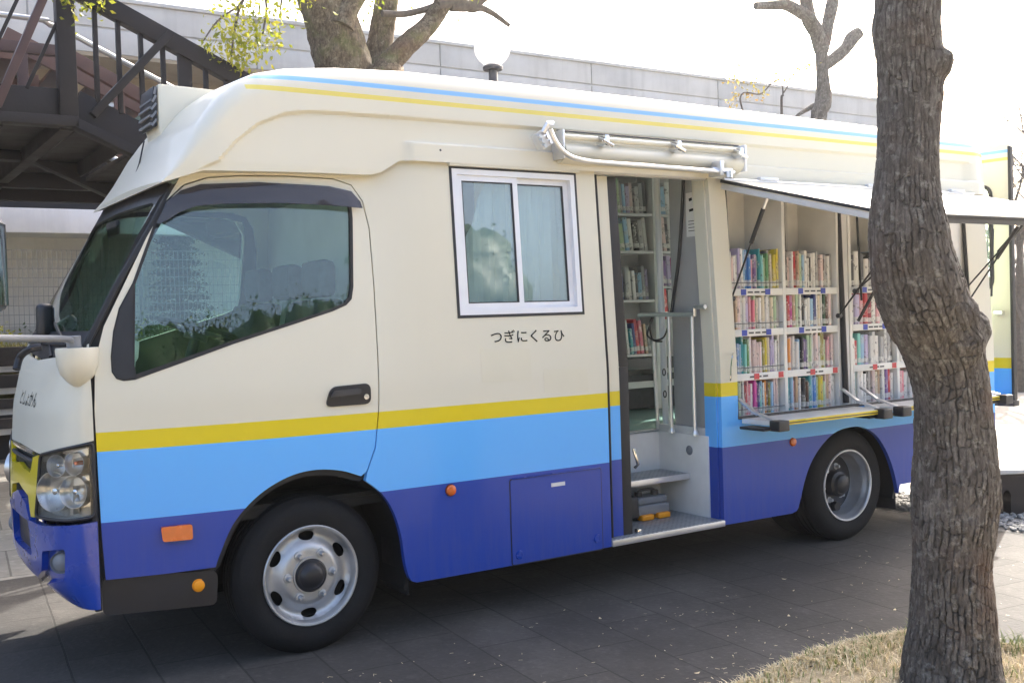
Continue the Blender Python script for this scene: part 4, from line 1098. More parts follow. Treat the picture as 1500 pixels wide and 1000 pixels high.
# rear door, folded open behind the body
rdM = Matrix.Translation((5.755, .085, 0)) @ Matrix.Rotation(radians(97), 4, 'Z')
def rdp(u, z): return rdM @ Vector((u, 0, z))
rwin = rnd([(.13, 1.64), (.62, 1.64), (.62, 2.47), (.13, 2.47)], .10)
rd = panel('rear_door', rnd([(0, .80), (.75, .80), (.75, 2.765), (0, 2.765)], .02), [rwin], rdp, PAINT, BUS, .15, .03, True)
panel('window_seal', rwin, [inset(rwin, .028)], lambda u, z: rdM @ Vector((u, .012, z)), RUB, rd, .1, .04, True)
panel('window_glass', inset(rwin, .02), [], lambda u, z: rdM @ Vector((u, -.01, z)), GLASS, rd, .2, .004, True)
bm = BM(); box(bm, -.02, .002, -.03, .02, .80, 2.74, rdM); fin('edge_rubber', bm, RUB, rd, .004)
bm = BM(); box(bm, .05, .12, .0, .05, 1.455, 1.487, rdM); fin('handle', bm, CHROME, rd, .004)
bm = BM(); box(bm, -.03, .16, -.04, .05, .755, .80, rdM); fin('foot_rubber', bm, RUB, rd, .008)
for z in (1.1, 1.8, 2.4): bx('hinge_arm', 5.39, 5.68, .70, .74, z, z + .04, DGREY, rd, .004)
for z in (2.1, 2.25): tb('rear_rail', [(5.41, .03, z - .5), (5.43, .02, z)], .008, DGREY, BUS, 6)
# ---- cab interior
bx('dashboard', -.93, -.64, .20, 1.58, 1.02, 1.34, INTD, BUS, .06)
bx('cab_floor', -.9, .46, .16, 1.6, .66, .70, DRED, BUS, 0)
swc = un(290, 482, 'y', 1.22); wn = Vector((.30, 0, .95)).normalized(); wa = Vector((wn.z, 0, -wn.x)); wb = Vector((0, 1, 0))
bm = BM(); tube(bm, [swc + (wa * cos(t) + wb * sin(t)) * .205 for t in [i / 32 * 2 * pi for i in range(33)]], .017, 8, False)
sw = fin('steering_wheel', bm, BLK, BUS)
bm = BM()
for a in (.5, pi - .5, pi + .9, -.9): bar(bm, swc - wn * .03, swc + (wa * cos(a) + wb * sin(a)) * .2, .03, .02, wn)
tube(bm, [swc - wn * .015, swc - wn * .06], .065, 16); tube(bm, [swc - wn * .05, swc - wn * .4], .03, 10); fin('wheel_spokes', bm, INTD, sw)
for y in (.44, .87, 1.32):
    w = .21 if y != .87 else .14
    se = bx('cab_seat', -.42, .12, y - w, y + w, .98, 1.14, SEATM, BUS, .05)
    bm = BM(); vs = box(bm, .02, .20, y - w, y + w, 1.12, 1.68 if y != .87 else 1.5)
    for v in vs:
        if v.co.z > 1.4: v.co.x += .12
    fin('backrest', bm, SEATM, se, .05)
    bx('headrest', .19, .29, y - .13, y + .13, 1.69, 1.88, SEATM, se, .04)
bx('rear_mirror', -.66, -.64, .8, 1.02, 2.03, 2.10, BLK, BUS, .01)
tg = thing('rolled_cloth', 'green and white rolled cloth wedged behind the windscreen pillar in the cab', 'cloth', (-.84, .28, 1.37))
bm = BM(); tube(bm, curve_pts([(-.80, .27, 1.37), (-.79, .27, 1.47), (-.765, .27, 1.60), (-.74, .28, 1.74), (-.70, .29, 1.88)], 4), [.035] * 5 + [.042] * 4 + [.035] * 4 + [.03] * 4, 10)
fin('cloth', bm, simple('green_cloth', (.03, .30, .20), .9, 0, .3, 20), tg)
bm = BM(); tube(bm, curve_pts([(-.79, .22, 1.37), (-.78, .22, 1.44), (-.77, .23, 1.52)], 4), [.05] * 4 + [.06] * 4 + [.03], 10); fin('white_cloth', bm, PAPER, tg)

# ================================================================== GROUND
def ground_mat(name, cols, rough, scale, bs, bd, joint=None):
    m, nt, out = new_mat(name); p = N(nt, 'ShaderNodeBsdfPrincipled'); p.inputs['Roughness'].default_value = rough
    v = coords(nt); n = tex_noise(nt, v, scale, 8, .65); f = tex_noise(nt, v, scale * 22, 4, .6)
    col = ramp(nt, n.outputs['Fac'], [(.28, cols[0]), (.5, cols[1]), (.72, cols[2])])
    col = mixc(nt, ramp(nt, f.outputs['Fac'], [(.55, (0, 0, 0)), (.8, (.6,) * 3)]), col, tuple(min(1, c * 1.7) for c in cols[2]))
    col = mixc(nt, ramp(nt, f.outputs['Fac'], [(.22, (.6,) * 3), (.42, (0, 0, 0))]), col, tuple(c * .5 for c in cols[0]))
    big = tex_noise(nt, v, scale * .35, 6, .7); st2 = tex_noise(nt, v, scale * 3.2, 6, .75)
    col = mixc(nt, ramp(nt, big.outputs['Fac'], [(.42, (0, 0, 0)), (.66, (.55,) * 3)]), col, tuple(c * .62 for c in cols[0]))
    col = mixc(nt, ramp(nt, st2.outputs['Fac'], [(.56, (0, 0, 0)), (.72, (.5,) * 3)]), col, tuple(min(1, c * 1.35) for c in cols[2]))
    h = f.outputs['Fac']
    if joint:
        w, hgt, rot, mort = joint
        b = N(nt, 'ShaderNodeTexBrick'); b.offset = .5; b.inputs['Scale'].default_value = 1; b.inputs['Brick Width'].default_value = w; b.inputs['Row Height'].default_value = hgt
        b.inputs['Mortar Size'].default_value = mort; b.inputs['Mortar Smooth'].default_value = .3
        b.inputs['Color1'].default_value = (.86, .86, .86, 1); b.inputs['Color2'].default_value = (1.10, 1.09, 1.07, 1); b.inputs['Mortar'].default_value = (.50, .50, .48, 1)
        L(nt, mixc(nt, .02, coords(nt, rot=(0, 0, rot)), n.outputs['Color'], 'ADD'), b.inputs['Vector'])
        col = mixc(nt, 1.0, col, b.outputs['Color'], 'MULTIPLY')
        inv = N(nt, 'ShaderNodeMath', operation='MULTIPLY_ADD'); L(nt, b.outputs['Fac'], inv.inputs[0]); inv.inputs[1].default_value = -.8; L(nt, f.outputs['Fac'], inv.inputs[2]); h = inv.outputs[0]
    L(nt, col, p.inputs['Base Color']); L(nt, bump(nt, h, bs, bd), p.inputs['Normal']); L(nt, p.outputs[0], out.inputs[0]); return m
PAVE = ground_mat('dark_pavers', ((.043, .040, .037), (.059, .055, .051), (.086, .080, .074)), .85, 1.6, .5, .006, (.60, .345, radians(90 + 5.5), .006))
CONC = ground_mat('pale_concrete', ((.24, .225, .195), (.29, .275, .24), (.34, .32, .285)), .9, .7, .3, .004, (1.2, .9, .1, .008))
SOIL = ground_mat('dry_soil', ((.34, .27, .16), (.48, .39, .25), (.60, .51, .35)), .95, 5, .8, .02)
GRAV = ground_mat('pale_gravel', ((.12, .115, .11), (.22, .215, .20), (.36, .35, .33)), .9, 9, .9, .02)
def sheet(name, pts, z, mat, kind='structure'):
    bm = BM(); bm.faces.new([bm.verts.new((x, y, z)) for x, y in pts]); o = fin(name, bm, mat, None, 0); return tag(o, kind=kind)
sheet('ground', [(-900, -900), (900, -900), (900, 900), (-900, 900)], 0, CONC)
sheet('pavement', [(-9, -3.2), (4.66, -3.2), (4.86, 2.7), (-9, 2.7)], .004, PAVE)
sheet('gravel_strip', [(4.72, -1.6), (5.25, -1.7), (5.75, 3.4), (4.86, 3.4)], .006, GRAV)
# loose stones on the strip
rs = random.Random(3)
bm = BM()
for k in range(2600):
    t = rs.random(); y = -1.6 + 5 * t; x = 4.74 + (y + 1.6) * .06 + rs.random() * .62; r = rs.uniform(.010, .026)
    bmesh.ops.create_icosphere(bm, subdivisions=1, radius=r, matrix=Matrix.Translation((x, y, .010 + r * .4)) @ Matrix.Rotation(rs.random() * 6, 4, 'Z') @ Matrix.Diagonal((1, rs.uniform(.6, 1), .6, 1)))
tag(fin('gravel', bm, simple('gravel_stone', (.30, .295, .28), .85, 0, .4, 18), None, 0, 20), 'pale loose gravel lying along the strip behind the rear wheel', 'gravel', kind='stuff')
# dry grass
GE = [tuple(un(a, b, 'z', .01))[:2] for a, b in ((1080, 1000), (1140, 978), (1212, 952), (1280, 938), (1328, 930), (1469, 948), (1500, 947))]
GE = [(-3, GE[0][1] - .5)] + GE + [(4.7, GE[-1][1] - .1)]
def gedge(x): return interp(GE, x)
def blades(name, n, mat, xr, fy, hr, seed, label):
    r = random.Random(seed); bm = BM()
    for _ in range(n):
        x = r.uniform(*xr); e = gedge(x) - .05 + .035 * noise.noise((x * 2.1, 3, 0)) + .03 * noise.noise((x * 7, 1, 0))
        y = e + .04 - abs(r.gauss(0, 1)) * fy if r.random() < .5 else e - r.random() * 1.6
        if noise.noise((x * 1.7, y * 1.7, 5)) < -.35 and r.random() < .7: continue
        h = r.uniform(*hr); a = r.random() * 2 * pi; ln = r.uniform(.3, 1.3) * h; w = r.uniform(.0016, .0034)
        d = Vector((cos(a), sin(a), 0)); sd = Vector((-sin(a), cos(a), 0)) * w
        p0 = Vector((x, y, .010)); p1 = p0 + d * ln * .35 + Vector((0, 0, h * .62)); p2 = p0 + d * ln + Vector((0, 0, h * r.uniform(.5, 1)))
        v = [bm.verts.new(q) for q in (p0 - sd, p0 + sd, p1 + sd * .8, p1 - sd * .8, p2)]
        bm.faces.new(v[:4]); bm.faces.new((v[3], v[2], v[4]))
    return tag(fin(name, bm, mat, None, 0, 180), label, 'grass', kind='stuff')
sheet('verge', [(x, y - .09) for x, y in GE] + [(4.70, -9), (-9, -9), (-9, GE[0][1] - .6)], .012, SOIL)
blades('dry_grass', 60000, GRASSM, (-.2, 4.6), .06, (.010, .050), 1, 'dry straw coloured grass along the edge of the dark pavers')
blades('green_grass', 3000, GRASSG, (.6, 4.6), .12, (.02, .07), 2, 'green tufts growing among the dry grass')
rd_ = random.Random(12); bm = BM()
for _ in range(520):
    x = rd_.uniform(-.4, 4.4); e = gedge(x); y = e + abs(rd_.gauss(0, .16)) if rd_.random() < .6 else rd_.uniform(e, -.2)
    a = rd_.random() * 6.3; ln = rd_.uniform(.004, .022); w_ = rd_.uniform(.0008, .0022); d = Vector((cos(a), sin(a), 0)); q = Vector((-sin(a), cos(a), 0)) * w_; p = Vector((x, y, .0065))
    v = [bm.verts.new(k) for k in (p - q, p + q, p + d * ln + q + Vector((0, 0, .002)), p + d * ln - q + Vector((0, 0, .002)))]; bm.faces.new(v)
tag(fin('straw_litter', bm, GRASSM, None, 0, 180), 'bits of dry straw and grit scattered over the pavers beside the grass', 'litter', kind='stuff')
bm = BM()
for cx0, cy0, n in ((2.33, -1.55, 90), (2.40, -1.50, 60), (2.27, -1.62, 60), (2.52, -1.92, 80), (2.60, -1.96, 50)):
    for _ in range(n):
        a = rd_.random() * 6.3; h = rd_.uniform(.03, .09); p = Vector((cx0 + rd_.gauss(0, .035), cy0 + rd_.gauss(0, .035), .01)); d = Vector((cos(a), sin(a), 0)); q = Vector((-sin(a), cos(a), 0)) * .0022
        v = [bm.verts.new(k) for k in (p - q, p + q, p + d * h * .35 + Vector((0, 0, h * .7)) + q * .8, p + d * h * .35 + Vector((0, 0, h * .7)) - q * .8, p + d * h * .8 + Vector((0, 0, h)))]
        bm.faces.new(v[:4]); bm.faces.new((v[3], v[2], v[4]))
tag(fin('grass_tuft', bm, GRASSG, None, 0, 180), 'fresh green grass tufts at the foot of the near trunk', 'grass', kind='stuff')
rl_ = random.Random(9)
for k in range(18):
    x, y = rl_.uniform(.2, 4.4), rl_.uniform(-1.4, -.1); a = rl_.random() * 6; s = rl_.uniform(.007, .018)
    bm = BM(); c = [bm.verts.new((x + s * u * cos(a) - s * v * sin(a), y + s * u * sin(a) + s * v * cos(a), .008 + .006 * abs(u))) for u, v in ((-1, 0), (-.3, .42), (.5, .34), (1, 0), (.5, -.34), (-.3, -.42))]
    bm.faces.new(c); o = fin('fallen_leaf', bm, MATS['dry_grass_blade'], None, 0)
    tag(o, 'small pale fallen leaf lying on the dark pavers beside the bookmobile', 'leaf', 'fallen leaves on the pavers')

# ================================================================== TREES
def limb_mesh(bm, pts, rad, n=28, seg=.03, amp=.06, crk=1.0, bumps=(), seed=0.0):
    lay = bm.verts.layers.float.get('crack') or bm.verts.layers.float.new('crack'); lay = bm.verts.layers.float.get('crack')
    if not bm.verts.layers.float.get('plate'): bm.verts.layers.float.new('plate')
    lay = bm.verts.layers.float['crack']; pla = bm.verts.layers.float['plate']
    pts = [Vector(p) for p in pts]
    d = [0]
    for a, b in zip(pts, pts[1:]): d.append(d[-1] + (b - a).length)
    cp = []; m = max(4, int(d[-1] / seg)); 
    fine = curve_pts(pts, 8); fr = []
    rr = curve_pts([Vector((r, 0, 0)) for r in rad], 8); fr = [r.x for r in rr]
    fd = [0]
    for a, b in zip(fine, fine[1:]): fd.append(fd[-1] + (b - a).length)
    P = []; R = []; j = 0
    for i in range(m + 1):
        s = fd[-1] * i / m
        while j < len(fd) - 2 and fd[j + 1] < s: j += 1
        t = (s - fd[j]) / max(1e-9, fd[j + 1] - fd[j]); P.append(fine[j].lerp(fine[j + 1], t)); R.append(fr[j] * (1 - t) + fr[j + 1] * t)
    per = max(6, round(2 * pi * R[len(R) // 2] * 42))
    t0 = (P[1] - P[0]).normalized(); a = t0.orthogonal().normalized(); rings = []
    for i, p in enumerate(P):
        t2 = (P[min(i + 1, m)] - P[max(i - 1, 0)]).normalized(); a = (a - t2 * a.dot(t2)).normalized(); b = t2.cross(a); ring = []
        s = fd[-1] * i / m
        for k in range(n):
            th_ = 2 * pi * k / n; dr = a * cos(th_) + b * sin(th_); r = R[i]; q = p + dr * r
            nz = noise.noise(q * 5 + Vector((seed, 0, 0))) * amp * 1.2 + noise.noise(q * 13 + Vector((seed, 7, 0))) * amp * .5 + noise.noise(q * 60) * amp * .42 + abs(noise.noise(q * 32)) * amp * .4
            # bark plates: ridges running up the limb, broken across here and there
            uu = th_ / (2 * pi) * per + .9 * noise.noise(Vector((cos(th_) * 1.6, sin(th_) * 1.6, s * 4 + seed))) + .34 * noise.noise(q * 21) + .16 * noise.noise(q * 55)
            fi = math.floor(uu); fu = uu - fi
            gate = .40 + 1.1 * noise.noise(Vector((round(uu) % per * 3.7, s * 9, seed + 2)))
            cv = max(0, 1 - min(fu, 1 - fu) / .105) * max(0, min(1, gate + .25))
            hsh = (fi % per) * 7.13 + seed
            tt = s * 14 + hsh + .75 * noise.noise(q * 19); ft = tt - math.floor(tt)
            ch = max(0, 1 - min(ft, 1 - ft) / .055) * (.75 if noise.noise(Vector((hsh, math.floor(tt + .5) * 2.3, 1))) > -.1 else .1)
            c = min(1, max(cv, ch)) ** .8 * crk * max(.15, min(1, .75 + .9 * noise.noise(q * 8 + Vector((0, 9, seed)))))
            pv = .5 + .55 * noise.noise(Vector((hsh, math.floor(tt) * 1.31, 8.5)))
            nz += .05 * (noise.noise(Vector((hsh, math.floor(tt) * 1.7, 3)))) * (amp / .05)
            rr_ = r * (1 + nz) - min(1, c * 1.5) * min(.012, r * .10)
            for (bp, br, ba) in bumps:
                e = (q - bp).length
                if e < br * 2: rr_ += ba * math.exp(-(e / br) ** 4 * 1.2 - (e / br) ** 2 * .3) * (1 + .45 * noise.noise(q * 20))
            v = bm.verts.new(p + dr * rr_); v[lay] = min(1, c * .9); v[pla] = pv; ring.append(v)
        rings.append(ring)
    for i in range(m):
        for k in range(n): bm.faces.new((rings[i][k], rings[i][(k + 1) % n], rings[i + 1][(k + 1) % n], rings[i + 1][k]))
    bm.faces.new(rings[0][::-1]); bm.faces.new(rings[-1])

def leaves(bm, c, n, spread, size, r, droop=.3):
    for _ in range(n):
        p = c + Vector((r.gauss(0, spread[0]), r.gauss(0, spread[1]), r.gauss(0, spread[2])))
        a = r.random() * 2 * pi; el = r.uniform(-1.2, .5) - droop; s = size * r.uniform(.6, 1.25)
        d = Vector((cos(a) * cos(el), sin(a) * cos(el), sin(el))); sd = d.cross(Vector((r.uniform(-1, 1), r.uniform(-1, 1), r.uniform(.2, 1)))).normalized()
        nrm = d.cross(sd) * s * .12
        v = [bm.verts.new(q) for q in (p, p + d * s * .45 + sd * s * .26 + nrm, p + d * s, p + d * s * .45 - sd * s * .26 + nrm)]
        bm.faces.new((v[0], v[1], v[2])); bm.faces.new((v[0], v[2], v[3]))

# the near trunk: its outline is measured from the photograph, on the plane it stands in
YT = -2.0
rowsT = [(0, 1284, 1374), (40, 1281, 1374), (90, 1286, 1378), (140, 1288, 1379), (200, 1287, 1374), (260, 1283, 1373), (300, 1277, 1378), (335, 1274, 1386), (370, 1275, 1392), (405, 1280, 1404),
         (435, 1288, 1414), (465, 1301, 1420), (500, 1320, 1430), (540, 1334, 1442), (580, 1341, 1447), (630, 1342, 1452), (680, 1340, 1458), (730, 1339, 1460), (780, 1339, 1455), (840, 1338, 1450), (900, 1335, 1454), (950, 1329, 1459), (998, 1322, 1466)]
tp = []; tr_ = []
for py, x0, x1 in rowsT[::-1]:
    c = un((x0 + x1) / 2, py, 'y', YT); dep = (c - CAM).dot(CF); tp.append(c); tr_.append((x1 - x0) / 2 * dep / FPX * 1.0)
tp = [tp[0] + Vector((0, 0, -.12))] + tp + [tp[-1] + Vector((.0, .02, .35)), tp[-1] + Vector((.03, .05, .8))]
tr_ = [tr_[0] * 1.12] + tr_ + [tr_[-1] * .96, tr_[-1] * .9]
def bmp(px, py, dy, br, ba): return (un(px, py, 'y', YT + dy), br, ba)
bumps = [bmp(1370, 94, -.085, .062, .050), bmp(1284, 55, -.03, .05, .022), bmp(1422, 478, -.06, .10, .052), bmp(1408, 462, -.12, .075, .03), bmp(1415, 505, -.12, .08, .03), bmp(1462, 735, -.04, .045, .04), bmp(1350, 757, -.12, .05, .015), bmp(1280, 405, -.03, .06, .015),
         bmp(1440, 740, -.09, .06, .02), bmp(1420, 770, -.11, .05, .015)]
FT = thing('foreground_tree', 'bare knobbly tree trunk with furrowed grey bark standing in front of the bookmobile', 'tree', (tp[1].x, tp[1].y, 0))
bm = BM(); limb_mesh(bm, tp, tr_, 270, .0046, .030, 1.0, bumps, 2.0)
trunk = fin('trunk', bm, BARK, FT, 0, 60)
top = tp[-1]
for dx, dy_, dz_, r0 in ((-.5, .15, .9, .075), (.45, -.1, .8, .08), (.05, .5, .9, .06)):
    bm = BM(); limb_mesh(bm, [top + Vector((0, 0, -.15)), top + Vector((dx * .4, dy_ * .4, dz_ * .35)), top + Vector((dx, dy_, dz_))], [r0, r0 * .9, r0 * .85], 24, .03, .06, 1, (), 4.0); fin('limb', bm, BARK, FT, 0, 60)

def px_limb(own, pix, y, n=26, seg=.03, seed=0.0, crk=1.0, k=1.0, dys=None):
    """pix: (px, py, half width in px)"""
    P = []; R = []
    for i, (a, b, w) in enumerate(pix):
        q = un(a, b, 'y', y + (dys[i] if dys else 0)); P.append(q); R.append(w * (q - CAM).dot(CF) / FPX * k)
    b = BM(); limb_mesh(b, P, R, n, seg, .05, crk, (), seed); fin(own[0], b, own[1], own[2], 0, 60)
    return P
# camphor tree behind the roof
YA = 4.6
base = un(560, 130, 'y', YA)
CT = thing('camphor_tree', 'pruned camphor tree with thick forked trunk and pale green leaves behind the roof', 'tree', (base.x, YA, 0))
bm = BM()
P0 = [Vector((base.x + .05, YA, -.05)), Vector((base.x + .0, YA, 1.2)), Vector((base.x - .02, YA, 2.6)), un(545, 135, 'y', YA), un(540, 105, 'y', YA)]
limb_mesh(bm, P0, [.42, .36, .33, .33, .30], 60, .03, .05, 1, (), 1.0)
fin('trunk', bm, BARK2, CT, 0, 60)
own = ('limb', BARK2, CT)
px_limb(own, [(520, 135, 32), (505, 100, 40), (494, 60, 40), (483, 25, 38), (470, -10, 36), (455, -60, 32)], YA, 56, .022, 2.0)
px_limb(own, [(545, 140, 34), (548, 105, 23), (556, 65, 19), (562, 30, 18), (568, -10, 17), (575, -60, 15)], YA + .1, 40, .022, 3.0)
px_limb(own, [(545, 140, 26), (562, 103, 18), (592, 70, 16), (625, 40, 14), (648, 8, 13), (668, -30, 11)], YA - .15, 40, .022, 4.0)
px_limb(own, [(500, 40, 18), (510, 15, 15), (525, -10, 14)], YA - .2, 30, .022, 4.5)
own = ('branch', TWIG, CT)
px_limb(own, [(560, 20, 5), (590, 21, 5), (620, 15, 5), (650, 5, 6)], YA - .1, 12, .02, 5.0)
px_limb(own, [(640, 8, 9), (670, 2, 9), (690, 12, 7), (705, 12, 5), (725, 22, 4), (746, 38, 3)], YA - .2, 14, .02, 6.0)
px_limb(own, [(660, 10, 7), (690, 8, 8), (720, -8, 4), (740, -14, 3)], YA - .2, 12, .02, 7.0)
px_limb(own, [(455, -15, 7), (410, -40, 5), (375, -30, 3), (352, 10, 2.2), (342, 55, 1.5), (338, 95, 1)], YA - .7, 10, .02, 8.0)
px_limb(own, [(375, -30, 3), (390, 5, 2), (385, 50, 1.4)], YA - .7, 8, .02, 9.0)
px_limb(own, [(405, -40, 3), (412, -5, 2), (410, 18, 1)], YA - .7, 8, .02, 9.5)
px_limb(own, [(352, 8, 2), (320, 30, 1.4), (298, 60, 1)], YA - .7, 8, .02, 9.7)
rt = random.Random(21); bm = BM()
for px, py, n, sp in ((352, 8, 60, .10), (340, 38, 70, .09), (365, 40, 70, .10), (385, 55, 80, .09), (400, 25, 40, .09), (330, 62, 60, .08), (352, 62, 60, .08), (318, 66, 36, .06), (300, 66, 12, .04), (345, 85, 40, .05), (352, 98, 16, .03), (375, 78, 40, .06), (405, 60, 22, .05), (335, 0, 40, .12), (412, 0, 50, .12), (440, -15, 50, .12), (120, -8, 60, .10), (140, 0, 18, .05), (152, -4, 14, .05), (90, -12, 40, .08), (100, 2, 8, .02), (122, 10, 6, .02), (380, -30, 90, .15)):
    leaves(bm, un(px, py, 'y', YA - .7), n, (sp, sp * 1.3, sp), .055, rt)
for px, py, n, sp in ((530, 12, 14, .06), (545, 5, 10, .05), (690, -12, 30, .1), (520, -40, 90, .25), (620, -60, 160, .35), (440, -80, 200, .4), (300, -70, 120, .3)):
    leaves(bm, un(px, py, 'y', YA - .2), n, (sp, sp, sp * .7), .055, rt)
fin('crown', bm, LEAF, CT, 0, 180)

# bare pollarded tree further along
YB = 6.6
b1 = un(1200, 178, 'y', YB)
PT = thing('pollarded_tree', 'bare pollarded tree with stubby sawn limbs rising behind the rear of the roof', 'tree', (b1.x - .1, YB, 0))
bm = BM()
P = [Vector((b1.x - .15, YB, -.05)), Vector((b1.x - .05, YB, 1.8)), un(1199, 190, 'y', YB), un(1206, 150, 'y', YB), un(1205, 110, 'y', YB), un(1203, 70, 'y', YB)]
limb_mesh(bm, P, [.26, .20, 16 * .0078, 16.5 * .0078, 12.5 * .0078, 12 * .0078], 40, .04, .05, 1, (), 11.0)
fin('trunk', bm, BARK, PT, 0, 60)
own = ('limb', BARK, PT)
px_limb(own, [(1204, 75, 11), (1196, 48, 11), (1185, 28, 11), (1180, -5, 9), (1174, -50, 9)], YB, 24, .04, 12.0)
px_limb(own, [(1205, 75, 9), (1212, 40, 9), (1219, 5, 9), (1226, -50, 8)], YB, 24, .04, 13.0)
px_limb(own, [(1190, 30, 8), (1172, 18, 9), (1152, 8, 8), (1130, 8, 6.5), (1107, 9, 5.5)], YB - .1, 24, .04, 14.0)
px_limb(own, [(1204, 98, 9), (1222, 86, 9), (1238, 72, 9), (1247, 58, 10), (1257, 49, 9)], YB + .1, 24, .04, 15.0)
px_limb(own, [(1192, 155, 4), (1178, 163, 3), (1168, 170, 2.5), (1158, 185, 2.5)], YB + .1, 12, .03, 16.0)
ST = thing('young_tree', 'slender young tree with sparse yellowish leaves showing over the roof edge', 'tree', (un(1145, 170, 'y', 5.6).x, 5.6, 0))
bm = BM(); q = un(1145, 168, 'y', 5.6)
limb_mesh(bm, [Vector((q.x, 5.6, 0)), Vector((q.x + .03, 5.6, 2)), q, un(1147, 140, 'y', 5.6)], [.05, .035, .02, .016], 10, .05, .05, .4, (), 3.0)
limb_mesh(bm, [Vector((q.x - .03, 5.55, 2.9)), un(1085, 152, 'y', 5.4), un(1115, 138, 'y', 5.4), un(1130, 122, 'y', 5.4), un(1142, 115, 'y', 5.4)], [.02, .012, .010, .008, .006], 8, .05, .05, .3, (), 3.5)
limb_mesh(bm, [un(1147, 140, 'y', 5.6), un(1146, 126, 'y', 5.6), un(1140, 115, 'y', 5.6)], [.012, .008, .004], 6, .05, .05, .3)
limb_mesh(bm, [un(1148, 136, 'y', 5.6), un(1154, 126, 'y', 5.6), un(1158, 112, 'y', 5.6)], [.010, .007, .004], 6, .05, .05, .3)
fin('trunk', bm, TWIG, ST, 0, 60)
bm = BM()
for px, py, n, sp in ((1072, 118, 10, .06), (1078, 112, 14, .06), (1095, 110, 12, .06), (1110, 118, 7, .05), (1094, 140, 14, .05), (1068, 152, 18, .06), (1074, 142, 10, .05), (1116, 143, 12, .05), (1112, 130, 10, .05), (1135, 115, 12, .06), (1157, 112, 8, .05), (1182, 95, 24, .06), (1180, 105, 8, .04), (1084, 96, 5, .03), (1170, 98, 6, .04), (1120, 108, 7, .05)):
    leaves(bm, un(px, py, 'y', 5.45), n, (sp, sp, sp * .8), .06, rt)
fin('crown', bm, LEAFY, ST, 0, 180)

# ================================================================== STREET LAMP
lp = un(722, 103, 'y', 4.7)
LMP = thing('street_lamp', 'street lamp with clear round globe on a dark grey post behind the roof', 'street lamp', (lp.x, lp.y, 0))
bm = BM(); lathe(bm, [(.09, 0), (.09, .25), (.052, .32), (.046, lp.z - .05), (.046, lp.z), (.10, lp.z), (.105, lp.z + .03), (.09, lp.z + .045), (0, lp.z + .045)], (lp.x, lp.y, 0), 'z', 24); fin('post', bm, DKPOLE, LMP, 0)
bm = BM(); gc = lp.z + .225
lathe(bm, [(.05, lp.z + .04)] + [(.186 * sin(a), gc - .186 * cos(a)) for a in [.35 + i / 18 * (pi - .35) for i in range(18)]] + [(0, gc + .186)], (lp.x, lp.y, 0), 'z', 40); fin('globe', bm, GLOBE, LMP, 0, 60)
bm = BM(); lathe(bm, [(.06, lp.z + .046), (.06, lp.z + .07), (.025, lp.z + .09), (.025, lp.z + .16), (.04, lp.z + .2), (.042, lp.z + .27), (.02, lp.z + .32), (0, lp.z + .325)], (lp.x, lp.y, 0), 'z', 20); fin('bulb', bm, PAPER, LMP, 0, 50)

# ================================================================== CONCRETE BUILDING
def concrete(name, col, sc=.5):
    m, nt, out = new_mat(name); p = N(nt, 'ShaderNodeBsdfPrincipled'); p.inputs['Roughness'].default_value = .88
    v = coords(nt); n = tex_noise(nt, v, sc * 2, 7, .65); st_ = tex_noise(nt, coords(nt, (2.6, 2.6, .25)), 1.6, 5, .6); f = tex_noise(nt, v, 40, 4)
    base_ = ramp(nt, n.outputs['Fac'], [(.3, tuple(c * .86 for c in col)), (.7, tuple(c * 1.1 for c in col))])
    base_ = mixc(nt, ramp(nt, st_.outputs['Fac'], [(.5, (0, 0, 0)), (.75, (.4,) * 3)]), base_, tuple(c * .6 for c in col))
    L(nt, base_, p.inputs['Base Color']); L(nt, bump(nt, f.outputs['Fac'], .3, .005), p.inputs['Normal']); L(nt, p.outputs[0], out.inputs[0]); return m
FASC = concrete('weathered_concrete', (.55, .545, .53)); BEIGE = concrete('beige_render', (.34, .28, .20)); WHITEW = concrete('white_painted_concrete', (.82, .82, .82)); GREYW = concrete('pale_grey_wall', (.72, .71, .68))
BLD = thing('concrete_building', 'long two storey building with weathered grey concrete parapet and beige wall', 'building', (7.6, 16, 0))
bm = BM()
X = -6.0
for k in range(8):                                                # parapet in precast lengths
    x0, x1 = X + 3.4 * k + .012, X + 3.4 * (k + 1) - .012
    box(bm, x0, x1, 12, 12.35, 6.045, 6.44); box(bm, x0, x1, 12, 12.35, 5.66, 6.015)
box(bm, -6, 21.2, 12.03, 12.33, 5.67, 6.43); fin('parapet', bm, FASC, BLD, .012)
bm = BM(); box(bm, -6.05, 21.25, 11.96, 12.40, 6.44, 6.50); fin('coping', bm, FASC, BLD, .01)
bx('roof', -6, 21.2, 12.35, 24, 5.7, 5.9, FASC, BLD, 0)
bx('eaves_soffit', -6, 21.2, 12.0, 14, 5.60, 5.655, BEIGE, BLD, 0)
WX = [1.5 + 3.4 * k for k in range(6)]
bm = BM(); wo_ = [(-6, 3.28), (21.2, 3.28), (21.2, 5.6), (-6, 5.6)]
panel('upper_wall', wo_, [[(x, 4.0), (x + 2, 4.0), (x + 2, 5.2), (x, 5.2)] for x in WX], lambda x, z: Vector((x, 13.2, z)), BEIGE, BLD, 3, .25)
